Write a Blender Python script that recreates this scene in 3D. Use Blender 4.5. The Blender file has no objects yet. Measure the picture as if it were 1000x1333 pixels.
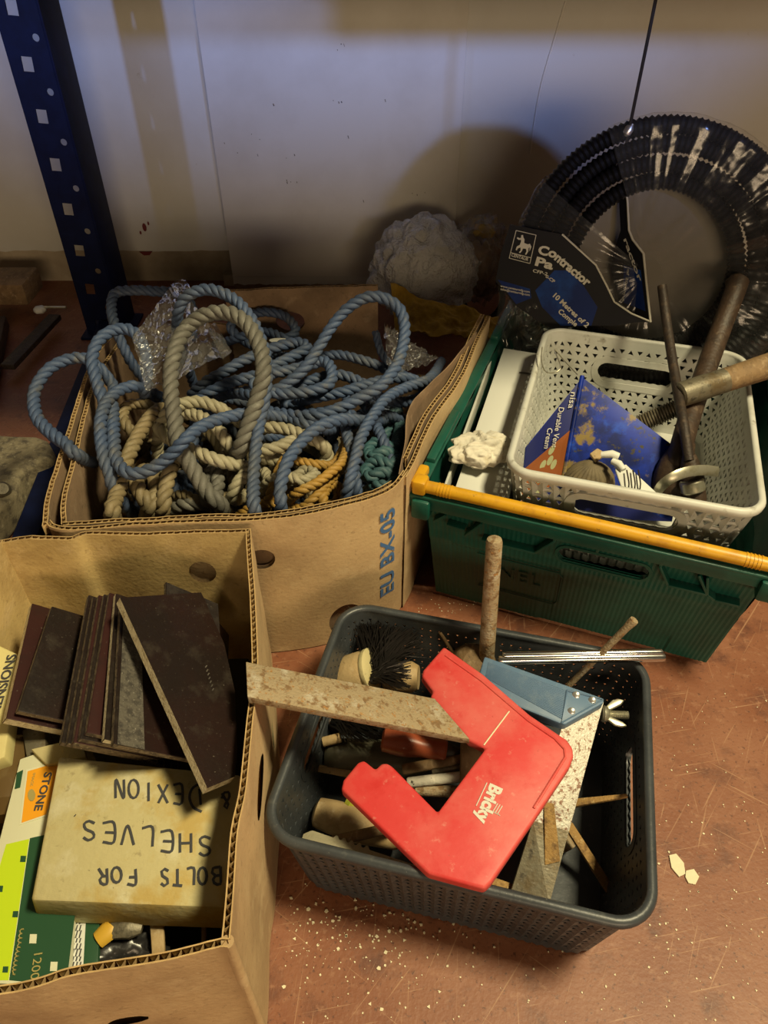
import bpy, bmesh, math, random
from mathutils import Vector, Matrix, noise, Quaternion
random.seed(7)
C = bpy.context.scene.collection
V = Vector
# ------------------------------------------------------------------ camera
PITCH = math.radians(41.5); FPX = 960.0; CAMZ = 0.80
cam = bpy.data.cameras.new('camera'); cam_o = bpy.data.objects.new('camera', cam); C.objects.link(cam_o)
cam_o.location = (0, 0, CAMZ); cam_o.rotation_euler = (math.pi/2 - PITCH, 0, 0)
cam.sensor_fit = 'VERTICAL'; cam.sensor_height = 36.0; cam.lens = FPX/1333*36; cam.clip_start = 0.01
bpy.context.scene.camera = cam_o
# ------------------------------------------------------------------ light
sc = bpy.context.scene
sc.view_settings.view_transform = 'Standard'; sc.view_settings.look = 'None'
sc.view_settings.exposure = 0.0; sc.view_settings.gamma = 1.0; sc.view_settings.use_curve_mapping = False
world = bpy.data.worlds.new('world'); sc.world = world; world.use_nodes = True
bg = world.node_tree.nodes['Background']
bg.inputs[0].default_value = (1.0, 0.80, 0.52, 1); bg.inputs[1].default_value = 0.06
def area(name, loc, target, size, size_y, power, col):
    l = bpy.data.lights.new(name, 'AREA'); l.shape = 'RECTANGLE'; l.size = size; l.size_y = size_y
    l.energy = power; l.color = col
    o = bpy.data.objects.new(name, l); C.objects.link(o); o.location = loc
    o.rotation_euler = (V(target) - V(loc)).to_track_quat('-Z', 'Y').to_euler()
    return o
def spot(name, loc, target, deg, power, col, rad):
    l = bpy.data.lights.new(name, 'SPOT'); l.spot_size = math.radians(deg); l.spot_blend = 1.0; l.energy = power; l.color = col; l.shadow_soft_size = rad
    o = bpy.data.objects.new(name, l); C.objects.link(o); o.location = loc
    o.rotation_euler = (V(target) - V(loc)).to_track_quat('-Z', 'Y').to_euler(); return o
area('ceiling_lamp', (0.95, 0.22, 2.35), (0.0, 0.45, 0), 0.45, 0.25, 78, (1.0, 0.86, 0.52))
area('warm_fill', (0.7, -2.6, 1.10), (0.0, 1.7, 0.3), 1.8, 0.45, 44, (1.0, 0.74, 0.45))  # added warm fill, unseen behind the camera, to lift the wall and box fronts
spot('window_lamp', (1.12, -1.05, 1.14), (0.15, 1.75, 1.25), 44, 290, (0.26, 0.42, 1.0), .05)
spot('doorway_lamp', (-1.9, -0.85, 1.12), (-0.62, 1.75, 1.10), 38, 190, (0.26, 0.42, 1.0), .05)
# ------------------------------------------------------------------ layout helpers
SP, CP = math.sin(PITCH), math.cos(PITCH)
def ray(px, py):
    a = (px-500)/FPX; b = (666.5-py)/FPX
    return V((a, CP + b*SP, -SP + b*CP))
CAM = V((0, 0, CAMZ))
def P(px, py, z):
    d = ray(px, py); return CAM + d*((z-CAMZ)/d.z)
def Q(px, py, y):
    d = ray(px, py); return CAM + d*(y/d.y)
def onplane(px, py, pt, n):
    d = ray(px, py); return CAM + d*((V(pt)-CAM).dot(n)/d.dot(n))
def nrm(a, b, c):
    return (V(b)-V(a)).cross(V(c)-V(a)).normalized()
# ------------------------------------------------------------------ object helpers
WL = {}
def thing(name, label, cat, loc, group=None):
    o = bpy.data.objects.new(name, None); C.objects.link(o); o.empty_display_size = .02
    o.location = loc; WL[o.name] = V(loc); o['label'] = label; o['category'] = cat
    if group: o['group'] = group
    return o
def tag(o, label, cat, group=None):
    o['label'] = label; o['category'] = cat
    if group: o['group'] = group
    return o
def link_mesh(name, me, mat, parent=None, smooth=None):
    """mesh has world coordinates; moved so that its origin sits at its base or its parent's origin"""
    vs = me.vertices
    if parent is None:
        xs = [v.co.x for v in vs]; ys = [v.co.y for v in vs]; zs = [v.co.z for v in vs]
        L = V(((min(xs)+max(xs))/2, (min(ys)+max(ys))/2, min(zs)))
        me.transform(Matrix.Translation(-L)); o = bpy.data.objects.new(name, me); o.location = L; W = L
    else:
        W = WL[parent.name]; me.transform(Matrix.Translation(-W)); o = bpy.data.objects.new(name, me); o.parent = parent
    if mat is not None:
        for m in (mat if isinstance(mat, (list, tuple)) else [mat]): me.materials.append(m)
    C.objects.link(o); WL[o.name] = W
    if smooth is not None:
        me.polygons.foreach_set('use_smooth', [True]*len(me.polygons)); me.set_sharp_from_angle(angle=math.radians(smooth))
    return o
class MB:
    def __init__(s): s.v = []; s.f = []; s.m = []
    def add(s, vs, fs, mi=0):
        k = len(s.v); s.v += [V(a) for a in vs]; s.f += [tuple(i+k for i in f) for f in fs]; s.m += [mi]*len(fs)
    def box(s, c, sz, ax=(1,0,0), ay=(0,1,0), az=(0,0,1), mi=0):
        c = V(c); ax, ay, az = V(ax)*sz[0]/2, V(ay)*sz[1]/2, V(az)*sz[2]/2
        s.add([c+i*ax+j*ay+k*az for k in (-1,1) for j in (-1,1) for i in (-1,1)],
              [(0,2,3,1),(4,5,7,6),(0,1,5,4),(2,6,7,3),(0,4,6,2),(1,3,7,5)], mi)
    def prism(s, pts, ext, mi=0):
        n = len(pts); e = V(ext)
        s.add([V(p) for p in pts]+[V(p)+e for p in pts],
              [tuple(range(n))[::-1], tuple(range(n, 2*n))]+[(i,(i+1)%n,n+(i+1)%n,n+i) for i in range(n)], mi)
    def tube(s, path, r, n=10, cap=True, mi=0, flat=1.0, up0=None):
        path = [V(p) for p in path]; m = len(path)
        rr = r if isinstance(r, (list, tuple)) else [r]*m
        t0 = (path[1]-path[0]).normalized()
        up = V(up0) if up0 else (V((0,0,1)) if abs(t0.z) < .9 else V((1,0,0)))
        nn = (up - t0*up.dot(t0)).normalized(); vs = []; 
        for i in range(m):
            t = (path[min(i+1,m-1)]-path[max(i-1,0)]).normalized()
            nn = (nn - t*nn.dot(t)).normalized(); b = t.cross(nn)
            for k in range(n):
                a = 2*math.pi*k/n; vs.append(path[i] + nn*(math.cos(a)*rr[i]*flat) + b*(math.sin(a)*rr[i]))
        fs = [(i*n+k, i*n+(k+1)%n, (i+1)*n+(k+1)%n, (i+1)*n+k) for i in range(m-1) for k in range(n)]
        if cap: fs += [tuple(range(n))[::-1], tuple(range((m-1)*n, m*n))]
        s.add(vs, fs, mi)
    def lathe(s, p0, p1, prof, n=20, mi=0, flat=1.0, up0=None):
        """profile of (fraction along p0-p1, radius)"""
        p0, p1 = V(p0), V(p1)
        s.tube([p0 + (p1-p0)*t + (p1-p0)*1e-5*i for i, (t, r) in enumerate(prof)], [r for t, r in prof], n, True, mi, flat, up0)
    def grid(s, fn, nu, nv, mi=0, closed=False):
        vs = [fn(i/nu, j/nv) for j in range(nv+1) for i in range(nu+1)]; w = nu+1
        s.add(vs, [(j*w+i, j*w+i+1, (j+1)*w+i+1, (j+1)*w+i) for j in range(nv) for i in range(nu)], mi)
    def mesh(s, name='m', bevel=0, seg=2, solid=0, weld=0):
        me = bpy.data.meshes.new(name); me.from_pydata([tuple(a) for a in s.v], [], s.f)
        me.polygons.foreach_set('material_index', s.m)
        bm = bmesh.new(); bm.from_mesh(me)
        if weld: bmesh.ops.remove_doubles(bm, verts=bm.verts, dist=weld)
        if solid:
            bmesh.ops.recalc_face_normals(bm, faces=bm.faces)
            bmesh.ops.solidify(bm, geom=bm.faces[:], thickness=solid)
        bmesh.ops.recalc_face_normals(bm, faces=bm.faces)
        if bevel:
            ed = [e for e in bm.edges if len(e.link_faces) == 2 and e.calc_face_angle(0) > .5]
            bmesh.ops.bevel(bm, geom=ed, offset=bevel, segments=seg, profile=.5, affect='EDGES', clamp_overlap=True)
        bm.to_mesh(me); bm.free(); return me
    def build(s, name, mat, parent=None, smooth=40, bevel=0, seg=2, solid=0, weld=0):
        return link_mesh(name, s.mesh(name, bevel, seg, solid, weld), mat, parent, smooth)
def curve_mesh(polys, ext=.001):
    """filled flat plate with holes in the xy plane; the tessellator keeps holes open"""
    cu = bpy.data.curves.new('c', 'CURVE'); cu.dimensions = '2D'; cu.fill_mode = 'BOTH'; cu.extrude = ext/2
    for pl in polys:
        sp = cu.splines.new('POLY'); sp.points.add(len(pl)-1); sp.use_cyclic_u = True
        for i, p in enumerate(pl): sp.points[i].co = (p[0], p[1], 0, 1)
    ob = bpy.data.objects.new('c', cu); C.objects.link(ob)
    me = bpy.data.meshes.new_from_object(ob.evaluated_get(bpy.context.evaluated_depsgraph_get()))
    bpy.data.objects.remove(ob); bpy.data.curves.remove(cu); return me
def frame(o, x, y):
    x = V(x).normalized(); y = (V(y) - x*V(y).dot(x)).normalized(); z = x.cross(y)
    M = Matrix((x, y, z)).transposed().to_4x4(); M.translation = V(o); return M
def plate(name, polys, t, M, mat, parent=None, smooth=30):
    me = curve_mesh(polys, t); me.transform(M); return link_mesh(name, me, mat, parent, smooth)
def text(name, s, size, o, x, y, mat, parent, bold=0, ext=.0003, width=None, shear=0, align='CENTER'):
    cu = bpy.data.curves.new('t', 'FONT'); cu.body = s; cu.size = size; cu.align_x = align; cu.align_y = 'CENTER'
    cu.offset = bold; cu.extrude = ext; cu.shear = shear; cu.resolution_u = 3
    ob = bpy.data.objects.new('t', cu); C.objects.link(ob)
    me = bpy.data.meshes.new_from_object(ob.evaluated_get(bpy.context.evaluated_depsgraph_get()))
    bpy.data.objects.remove(ob); bpy.data.curves.remove(cu)
    if width:
        xs = [v.co.x for v in me.vertices]; k = width/(max(xs)-min(xs)); me.transform(Matrix.Diagonal((k,1,1,1)))
    me.transform(frame(o, x, y)); return link_mesh(name, me, mat, parent)
def spline(pts, step=.004, closed=False):
    pts = [V(p) for p in pts]; n = len(pts); out = []
    if not closed: pts = [pts[0]*2-pts[1]] + pts + [pts[-1]*2-pts[-2]]
    rng = range(n) if closed else range(1, n)
    for i in rng:
        if closed: a,b,c,d = pts[(i-1)%n], pts[i], pts[(i+1)%n], pts[(i+2)%n]
        else: a,b,c,d = pts[i-1], pts[i], pts[i+1], pts[i+2]
        k = max(1, int((c-b).length/step))
        for j in range(k):
            t = j/k; out.append(.5*((2*b)+(c-a)*t+(2*a-5*b+4*c-d)*t*t+(-a+3*b-3*c+d)*t**3))
    if not closed: out.append(pts[-2])
    return out
def circle2(cx, cy, r, n=16, ry=None):
    return [(cx+r*math.cos(2*math.pi*k/n), cy+(ry or r)*math.sin(2*math.pi*k/n)) for k in range(n)]
def stadium2(cx, cy, hw, hh, n=8):
    return [(cx+(hw-hh)+hh*math.sin(math.pi*k/n), cy+hh*math.cos(math.pi*k/n)) for k in range(n+1)] + \
           [(cx-(hw-hh)-hh*math.sin(math.pi*k/n), cy-hh*math.cos(math.pi*k/n)) for k in range(n+1)]
# ------------------------------------------------------------------ materials
def mat(name, col, rough=.6, metal=0, spots=(), bump=None, stretch=None, spec=.5, coat=0, trans=0):
    m = bpy.data.materials.new(name); m.use_nodes = True; nt = m.node_tree; N = nt.nodes; L = nt.links
    b = N['Principled BSDF']; b.inputs['Roughness'].default_value = rough; b.inputs['Metallic'].default_value = metal
    b.inputs['Specular IOR Level'].default_value = spec; b.inputs['Coat Weight'].default_value = coat
    tc = N.new('ShaderNodeTexCoord'); mp = N.new('ShaderNodeMapping'); L.new(tc.outputs['Object'], mp.inputs[0])
    if stretch: mp.inputs['Scale'].default_value = stretch
    last = None
    for k, (c2, scale, lo, hi) in enumerate(spots):
        n = N.new('ShaderNodeTexNoise'); n.inputs['Scale'].default_value = scale; n.inputs['Detail'].default_value = 6
        n.inputs['Roughness'].default_value = .62
        mo = N.new('ShaderNodeVectorMath'); mo.inputs[1].default_value = (k*3.1, k*1.7, k*.9); L.new(mp.outputs[0], mo.inputs[0]); L.new(mo.outputs[0], n.inputs[0])
        r = N.new('ShaderNodeMapRange'); r.inputs[1].default_value = lo; r.inputs[2].default_value = hi; L.new(n.outputs['Fac'], r.inputs[0])
        mx = N.new('ShaderNodeMix'); mx.data_type = 'RGBA'; L.new(r.outputs[0], mx.inputs[0])
        if last is None: mx.inputs[6].default_value = (*col, 1)
        else: L.new(last, mx.inputs[6])
        mx.inputs[7].default_value = (*c2, 1); last = mx.outputs[2]
    if last is not None: L.new(last, b.inputs['Base Color'])
    else: b.inputs['Base Color'].default_value = (*col, 1)
    if bump:
        n = N.new('ShaderNodeTexNoise'); n.inputs['Scale'].default_value = bump[0]; n.inputs['Detail'].default_value = 4; L.new(mp.outputs[0], n.inputs[0])
        bu = N.new('ShaderNodeBump'); bu.inputs['Strength'].default_value = bump[1]; bu.inputs['Distance'].default_value = bump[2] if len(bump) > 2 else .002
        L.new(n.outputs['Fac'], bu.inputs['Height']); L.new(bu.outputs[0], b.inputs['Normal'])
    return m
def film(name, col, op=.15, rough=.12, bscale=25, bstr=.6, stretch=(1,1,1), gl=.25, fm=.5):
    """thin clear plastic: see-through, a little milky, with glossy creases"""
    m = bpy.data.materials.new(name); m.use_nodes = True; nt = m.node_tree; N = nt.nodes; L = nt.links
    out = N['Material Output']; N.remove(N['Principled BSDF'])
    tr = N.new('ShaderNodeBsdfTransparent'); tr.inputs[0].default_value = (.97,.97,.97,1)
    df = N.new('ShaderNodeBsdfDiffuse'); df.inputs[0].default_value = (*col, 1)
    gy = N.new('ShaderNodeBsdfGlossy'); gy.inputs[0].default_value = (1,1,1,1); gy.inputs['Roughness'].default_value = rough
    tc = N.new('ShaderNodeTexCoord'); mp = N.new('ShaderNodeMapping'); L.new(tc.outputs['Object'], mp.inputs[0]); mp.inputs['Scale'].default_value = stretch
    n = N.new('ShaderNodeTexNoise'); n.inputs['Scale'].default_value = bscale; n.inputs['Detail'].default_value = 3; L.new(mp.outputs[0], n.inputs[0])
    bu = N.new('ShaderNodeBump'); bu.inputs['Strength'].default_value = bstr; bu.inputs['Distance'].default_value = .01; L.new(n.outputs['Fac'], bu.inputs['Height'])
    L.new(bu.outputs[0], gy.inputs['Normal']); L.new(bu.outputs[0], df.inputs['Normal'])
    m1 = N.new('ShaderNodeMixShader'); m1.inputs[0].default_value = op; L.new(tr.outputs[0], m1.inputs[1]); L.new(df.outputs[0], m1.inputs[2])
    fr = N.new('ShaderNodeFresnel'); fr.inputs[0].default_value = 1.4; L.new(bu.outputs[0], fr.inputs['Normal'])
    ad = N.new('ShaderNodeMath'); ad.operation = 'MULTIPLY_ADD'; ad.inputs[1].default_value = fm; ad.inputs[2].default_value = gl*.2; L.new(fr.outputs[0], ad.inputs[0])
    m2 = N.new('ShaderNodeMixShader'); L.new(ad.outputs[0], m2.inputs[0]); L.new(m1.outputs[0], m2.inputs[1]); L.new(gy.outputs[0], m2.inputs[2])
    L.new(m2.outputs[0], out.inputs[0]); return m
M = {}
M['wall'] = mat('wall_paint', (.60,.60,.56), .55, spots=[((.52,.50,.44), 3, .45, .75), ((.40,.36,.28), 40, .70, .82)], bump=(60,.15))
M['board'] = mat('board_paint', (.66,.65,.60), .5, spots=[((.56,.54,.48), 4, .45, .75), ((.3,.27,.22), 55, .72, .80)], bump=(25,.12))
M['concrete'] = mat('bare_plaster', (.46,.39,.28), .9, spots=[((.32,.26,.18), 12, .4, .7)], bump=(120,.5))
M['floor'] = mat('floor_paint', (.20,.068,.030), .50, spots=[((.255,.105,.055), 8, .42, .66), ((.115,.040,.022), 18, .54, .70), ((.29,.135,.075), 90, .56, .70), ((.10,.036,.02), 200, .58, .68), ((.38,.22,.14), 480, .66, .73)], bump=(260,.15))
def scratches(m, col, layers):
    """fine scuffed lines: noise squeezed into long thin streaks at several angles"""
    nt = m.node_tree; N = nt.nodes; L = nt.links; bs = N['Principled BSDF']; last = bs.inputs['Base Color'].links[0].from_socket
    tc = N.new('ShaderNodeTexCoord')
    for k, (ang, sc_, lo, hi) in enumerate(layers):
        mp = N.new('ShaderNodeMapping'); mp.inputs['Rotation'].default_value = (0, 0, math.radians(ang)); L.new(tc.outputs['Object'], mp.inputs[0])
        sq = N.new('ShaderNodeMapping'); sq.inputs['Scale'].default_value = (sc_, sc_*.022, 1); sq.inputs['Location'].default_value = (k*3.7, k*1.3, 0); L.new(mp.outputs[0], sq.inputs[0])
        n = N.new('ShaderNodeTexNoise'); n.inputs['Scale'].default_value = 1; n.inputs['Detail'].default_value = 1.5; n.inputs['Distortion'].default_value = .35; L.new(sq.outputs[0], n.inputs[0])
        r = N.new('ShaderNodeMapRange'); r.inputs[1].default_value = lo; r.inputs[2].default_value = hi; r.inputs[4].default_value = .75; L.new(n.outputs['Fac'], r.inputs[0])
        mx = N.new('ShaderNodeMix'); mx.data_type = 'RGBA'; L.new(r.outputs[0], mx.inputs[0]); L.new(last, mx.inputs[6]); mx.inputs[7].default_value = (*col, 1); last = mx.outputs[2]
    L.new(last, bs.inputs['Base Color'])
scratches(M['floor'], (.37,.20,.11), [(28, 420, .69, .74), (-55, 380, .70, .74), (80, 460, .69, .74), (40, 300, .70, .75), (5, 400, .70, .75)])
M['chip'] = mat('paint_chip', (.72,.66,.46), .8, bump=(200,.3))
M['blue_steel'] = mat('blue_steel', (.004,.009,.045), .6, spots=[((.0025,.005,.026), 30, .4, .7), ((.16,.18,.24), 160, .72, .76)], spec=.15)
M['stain'] = mat('red_paint_stain', (.14,.012,.012), .6)
M['mark'] = mat('scuff_mark', (.10,.09,.085), .8)
M['card'] = mat('cardboard', (.51,.36,.19), .88, spots=[((.37,.25,.13), 9, .44, .66), ((.55,.41,.23), 26, .54, .72), ((.32,.215,.11), 140, .58, .74), ((.58,.47,.30), 420, .64, .74)], bump=(220,.25))
M['card_in'] = mat('cardboard_inside', (.58,.42,.175), .88, spots=[((.38,.255,.10), 10, .44, .66), ((.60,.44,.21), 30, .54, .72), ((.34,.225,.09), 150, .58, .74), ((.64,.52,.31), 420, .64, .74)], bump=(220,.25))
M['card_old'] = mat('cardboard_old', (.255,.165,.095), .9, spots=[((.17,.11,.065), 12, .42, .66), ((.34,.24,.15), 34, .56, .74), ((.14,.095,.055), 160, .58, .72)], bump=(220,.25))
M['flute'] = mat('corrugated_core', (.50,.34,.15), .9, spots=[((.36,.23,.10), 60, .4, .7)])
M['ink_blue'] = mat('blue_ink', (.055,.14,.33), .8, spots=[((.2,.2,.25), 90, .6, .72)])
M['void'] = mat('flat_black', (.012,.010,.008), .95)  # even rough near-black for the tray in the front left box
def rope_mat(n, c, c2, c3): return mat(n, c, .62, spots=[(c2, 9, .42, .66), (c3, 45, .56, .74)], bump=(500,.5,.001))
M['rope_blue'] = rope_mat('rope_blue', (.048,.078,.155), (.062,.074,.098), (.10,.10,.10))
M['rope_grey'] = rope_mat('rope_grey', (.125,.120,.102), (.088,.084,.070), (.20,.195,.17))
M['rope_cream'] = rope_mat('rope_cream', (.32,.29,.195), (.225,.20,.13), (.41,.38,.29))
M['rope_tan'] = rope_mat('rope_tan', (.215,.165,.085), (.155,.13,.078), (.30,.245,.14))
M['rope_yellow'] = rope_mat('rope_yellow', (.35,.20,.035), (.23,.135,.035), (.42,.30,.11))
M['rope_teal'] = rope_mat('rope_teal', (.032,.095,.115), (.045,.085,.10), (.09,.15,.16))
M['green'] = mat('green_plastic', (.006,.080,.058), .42, spots=[((.006,.055,.041), 16, .42, .66), ((.015,.095,.072), 60, .58, .78), ((.09,.17,.14), 350, .70, .78)], bump=(200,.12))
M['yellow'] = mat('yellow_plastic', (.60,.315,.010), .42, spots=[((.46,.22,.012), 40, .5, .70), ((.20,.115,.03), 220, .64, .72)])
M['white_card'] = mat('white_card', (.66,.665,.62), .6, spots=[((.58,.575,.52), 10, .5, .75)])
M['rag'] = mat('paper_rag', (.62,.585,.49), .88, spots=[((.43,.37,.25), 34, .50, .66), ((.06,.05,.04), 110, .66, .70)], bump=(180,.6))
M['white_pl'] = mat('cream_plastic', (.53,.535,.49), .45, spots=[((.41,.405,.35), 18, .48, .70), ((.22,.20,.155), 60, .62, .76), ((.10,.085,.06), 200, .70, .76)])  # stain blotches, made heavier to stand in for shade inside the basket
M['grey_pl'] = mat('charcoal_plastic', (.044,.051,.058), .40, spots=[((.030,.034,.039), 20, .4, .66), ((.085,.088,.085), 70, .60, .78), ((.20,.20,.18), 480, .66, .74)], bump=(200,.1))
M['rust'] = mat('rusty_steel', (.33,.255,.155), .75, .15, spots=[((.44,.39,.30), 45, .52, .66), ((.20,.12,.055), 130, .52, .62), ((.34,.18,.06), 240, .58, .66), ((.11,.07,.04), 380, .62, .70)], bump=(420,.6))
M['rust_dark'] = mat('dark_rusty_steel', (.030,.021,.016), .6, .3, spots=[((.065,.042,.026), 90, .5, .66), ((.16,.14,.12), 260, .66, .74)], bump=(300,.4))
M['rust_orange'] = mat('orange_rust', (.34,.20,.065), .8, .1, spots=[((.17,.095,.035), 110, .48, .62), ((.46,.33,.15), 200, .58, .70)], bump=(420,.6))
M['rust_pale'] = mat('pitted_pale_steel', (.60,.575,.50), .5, .25, spots=[((.24,.13,.085), 230, .54, .60), ((.20,.11,.075), 90, .60, .66), ((.40,.33,.26), 500, .55, .66)], bump=(400,.4))
M['steel_dull'] = mat('dull_steel', (.17,.15,.105), .5, .45, spots=[((.13,.095,.05), 40, .46, .62), ((.065,.055,.04), 120, .56, .70), ((.26,.24,.2), 300, .62, .72)], bump=(300,.2))
M['chrome'] = mat('chrome', (.72,.71,.68), .16, 1.0)
M['zinc'] = mat('zinc', (.50,.48,.38), .38, .8, spots=[((.36,.32,.2), 60, .5, .7)])
M['alu'] = mat('bright_steel', (.62,.62,.60), .3, .8)
M['red_pl'] = mat('red_plastic', (.57,.036,.036), .52, spots=[((.59,.105,.09), 15, .42, .66), ((.52,.020,.020), 24, .58, .70), ((.62,.22,.18), 120, .62, .78), ((.42,.05,.04), 300, .66, .74)], bump=(160,.08))
M['blue_pl'] = mat('slate_blue_plastic', (.092,.165,.275), .5, spots=[((.14,.21,.30), 90, .5, .75)])
M['wood'] = mat('weathered_wood', (.215,.135,.062), .75, spots=[((.13,.08,.038), 50, .42, .64), ((.30,.21,.115), 140, .56, .70), ((.10,.065,.035), 320, .60, .70)], bump=(260,.4), stretch=(1,.5,1))
M['wood_pale'] = mat('pale_wood', (.43,.31,.155), .65, spots=[((.33,.215,.09), 36, .44, .64), ((.52,.41,.25), 90, .56, .72), ((.17,.11,.06), 240, .64, .72)], bump=(200,.3))
M['wood_red'] = mat('varnished_orange_wood', (.36,.085,.035), .35, spots=[((.24,.05,.022), 22, .45, .7)], coat=.3)
M['wood_dark'] = mat('dark_wood', (.050,.029,.017), .55, spots=[((.026,.016,.010), 50, .42, .66), ((.11,.075,.045), 130, .58, .72), ((.28,.26,.22), 90, .74, .78)], bump=(220,.4))
M['bristle'] = mat('black_bristle', (.014,.012,.011), .35)
M['black_pl'] = mat('black_plastic', (.010,.010,.012), .38)
M['phenolic'] = mat('dark_phenolic', (.011,.0065,.005), .36, spots=[((.019,.007,.0055), 9, .45, .7), ((.040,.032,.024), 40, .55, .80), ((.13,.11,.085), 420, .64, .74)], bump=(200,.1))
M['phen_red'] = mat('maroon_phenolic', (.030,.0075,.0065), .4, spots=[((.016,.007,.006), 20, .45, .7), ((.11,.09,.07), 400, .64, .74)])
M['phen_edge'] = mat('worn_edge', (.15,.11,.065), .8, spots=[((.06,.042,.028), 120, .46, .60), ((.34,.29,.20), 300, .60, .70)], bump=(400,.6))
M['pale_edge'] = mat('pale_cut_edge', (.50,.43,.28), .75, spots=[((.30,.235,.13), 160, .50, .66), ((.14,.10,.06), 380, .63, .70)], bump=(400,.5))
M['phen_worn'] = mat('scuffed_phenolic', (.085,.075,.058), .75, spots=[((.035,.030,.024), 160, .45, .62), ((.24,.22,.18), 500, .60, .70)], bump=(400,.3))
M['kraft'] = mat('yellowed_carton', (.50,.435,.225), .82, spots=[((.46,.335,.11), 13, .50, .60), ((.58,.53,.34), 30, .54, .70), ((.30,.245,.12), 90, .62, .74), ((.16,.13,.075), 300, .68, .74)], bump=(160,.35))
M['ink'] = mat('felt_pen', (.045,.045,.05), .7)
M['lime'] = mat('lime_print', (.50,.66,.015), .4)
M['dgreen'] = mat('dark_green_print', (.022,.075,.035), .35)
M['orange'] = mat('orange_print', (.80,.34,.015), .4)
M['pack_white'] = mat('pack_white', (.66,.66,.48), .4)
M['gold'] = mat('gold_print', (.36,.30,.10), .45)
M['brown_pl'] = mat('brown_glazed_plastic', (.12,.075,.03), .22, coat=.4)
M['cream_paper'] = mat('cream_paper', (.62,.55,.25), .7, spots=[((.52,.44,.19), 12, .5, .7)])
M['olive'] = mat('olive_drab', (.10,.10,.07), .6)
M['black_cloth'] = mat('black_polythene', (.020,.019,.019), .3, bump=(60,.4))
M['bright_y'] = mat('yellow_handle', (.60,.36,.04), .45)
M['ycloth'] = mat('yellow_cloth', (.46,.28,.018), .9, spots=[((.30,.17,.012), 40, .45, .66)], bump=(260,.6))
M['tin_blue'] = mat('blue_print', (.006,.028,.30), .42, spots=[((.004,.012,.10), 16, .44, .58), ((.012,.06,.42), 40, .56, .70), ((.20,.145,.05), 24, .57, .63), ((.05,.045,.03), 110, .60, .66)], spec=.2)
M['tin_navy'] = mat('navy_print', (.012,.018,.12), .35)
M['tin_rust'] = mat('terracotta_print', (.26,.075,.018), .4)
M['leaf'] = mat('pale_leaf_print', (.36,.37,.20), .5)
M['tin_line'] = mat('tan_line_print', (.45,.36,.20), .5)
M['conduit'] = mat('black_conduit', (.005,.005,.006), .5, spec=.35)
M['sleeve'] = mat('black_print_card', (.010,.010,.014), .5, spec=.25)
M['sleeve_blue'] = mat('blue_print_card', (.006,.022,.13), .45, spots=[((.010,.06,.28), 16, .5, .72)], spec=.25)
M['print_white'] = mat('white_print', (.62,.60,.52), .6)
M['disc'] = mat('grey_card_disc', (.21,.19,.16), .85)
M['film'] = film('clear_wrap', (.34,.34,.34), .05, .13, 14, .5, (1.0,.5,1.0), .04)
M['film2'] = film('crinkled_wrap', (.36,.36,.36), .12, .2, 30, .4, (1,1,1), .05)
M['bubble'] = film('bubble_wrap', (.78,.78,.74), .46, .16, 200, 1.0, (1,1,1), .5, fm=.9)
M['cast'] = mat('dirty_cast_metal', (.22,.185,.115), .85, spots=[((.08,.065,.045), 50, .46, .62), ((.34,.30,.20), 130, .58, .70)], bump=(220,.6))
M['shell'] = mat('ribbed_brown', (.16,.125,.07), .75, spots=[((.10,.078,.045), 60, .45, .65)])
M['glass_brown'] = mat('dusty_dark_glass', (.085,.080,.055), .35, spots=[((.20,.19,.13), 45, .55, .75)])
# ================================================================== the setting
def struct(o): o['kind'] = 'structure'; return o
b = MB(); b.box((0, .4, -.05), (5, 3.4, .1)); floor = struct(b.build('floor', M['floor'], smooth=None))
b = MB(); b.box((0, 1.90, 1.1), (5, .22, 2.2)); wall = struct(b.build('wall_back', M['concrete'], smooth=None))
for x0, x1, zb in ((-2.5, -.372, .091), (.150, 2.5, .060)):
    b = MB()
    n = 60
    for i in range(n):      # lower edge is chipped, not ruler straight
        pass
    pts = [(x0, 1.755, 2.2), (x1, 1.755, 2.2)]
    m_ = 90
    pts += [(x1+(x0-x1)*k/m_, 1.755, zb + .004*noise.noise(V((k*.6, x0, 0))) + .0025*noise.noise(V((k*2.1, x0, 3)))) for k in range(m_+1)]
    b.prism(pts, (0, .04, 0)); b.build('panel', M['wall'], wall, smooth=None)
b = MB()
for sx, sy, r in ((188, 296, .009), (193, 291, .004), (183, 303, .004)):
    c = Q(sx, sy, 1.754); b.prism([c + V((r*.55*math.cos(a*.7)*(1+.5*noise.noise(V((a, sx, 0)))), 0, r*1.1*math.sin(a*.7)*(1+.6*noise.noise(V((a, sy, 2)))))) for a in range(9)], (0, .0015, 0))
b.build('stain', M['stain'], wall, smooth=None)
b = MB(); c = Q(190, 329, 1.752)
b.prism([c + V(p) for p in ((-.016, 0, .002), (.016, 0, .003), (.008, 0, -.006), (-.006, 0, -.007))], (0, .003, 0)); b.build('stain', M['stain'], wall, smooth=None)
# dried drip running down the right hand panel, scuffs
b = MB(); b.tube(spline([Q(736, 2, 1.7545), Q(722, 50, 1.7545), Q(706, 105, 1.7545), Q(697, 150, 1.7545), Q(690, 200, 1.7545)], .01), [.003]*200 if 0 else .0022, 6)
b.build('drip', M['board'], wall)
b = MB(); b.box((.0, 1.775, .012), (.80, .03, .03)); struct(b.build('trim_1', M['concrete'], smooth=None))
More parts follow.
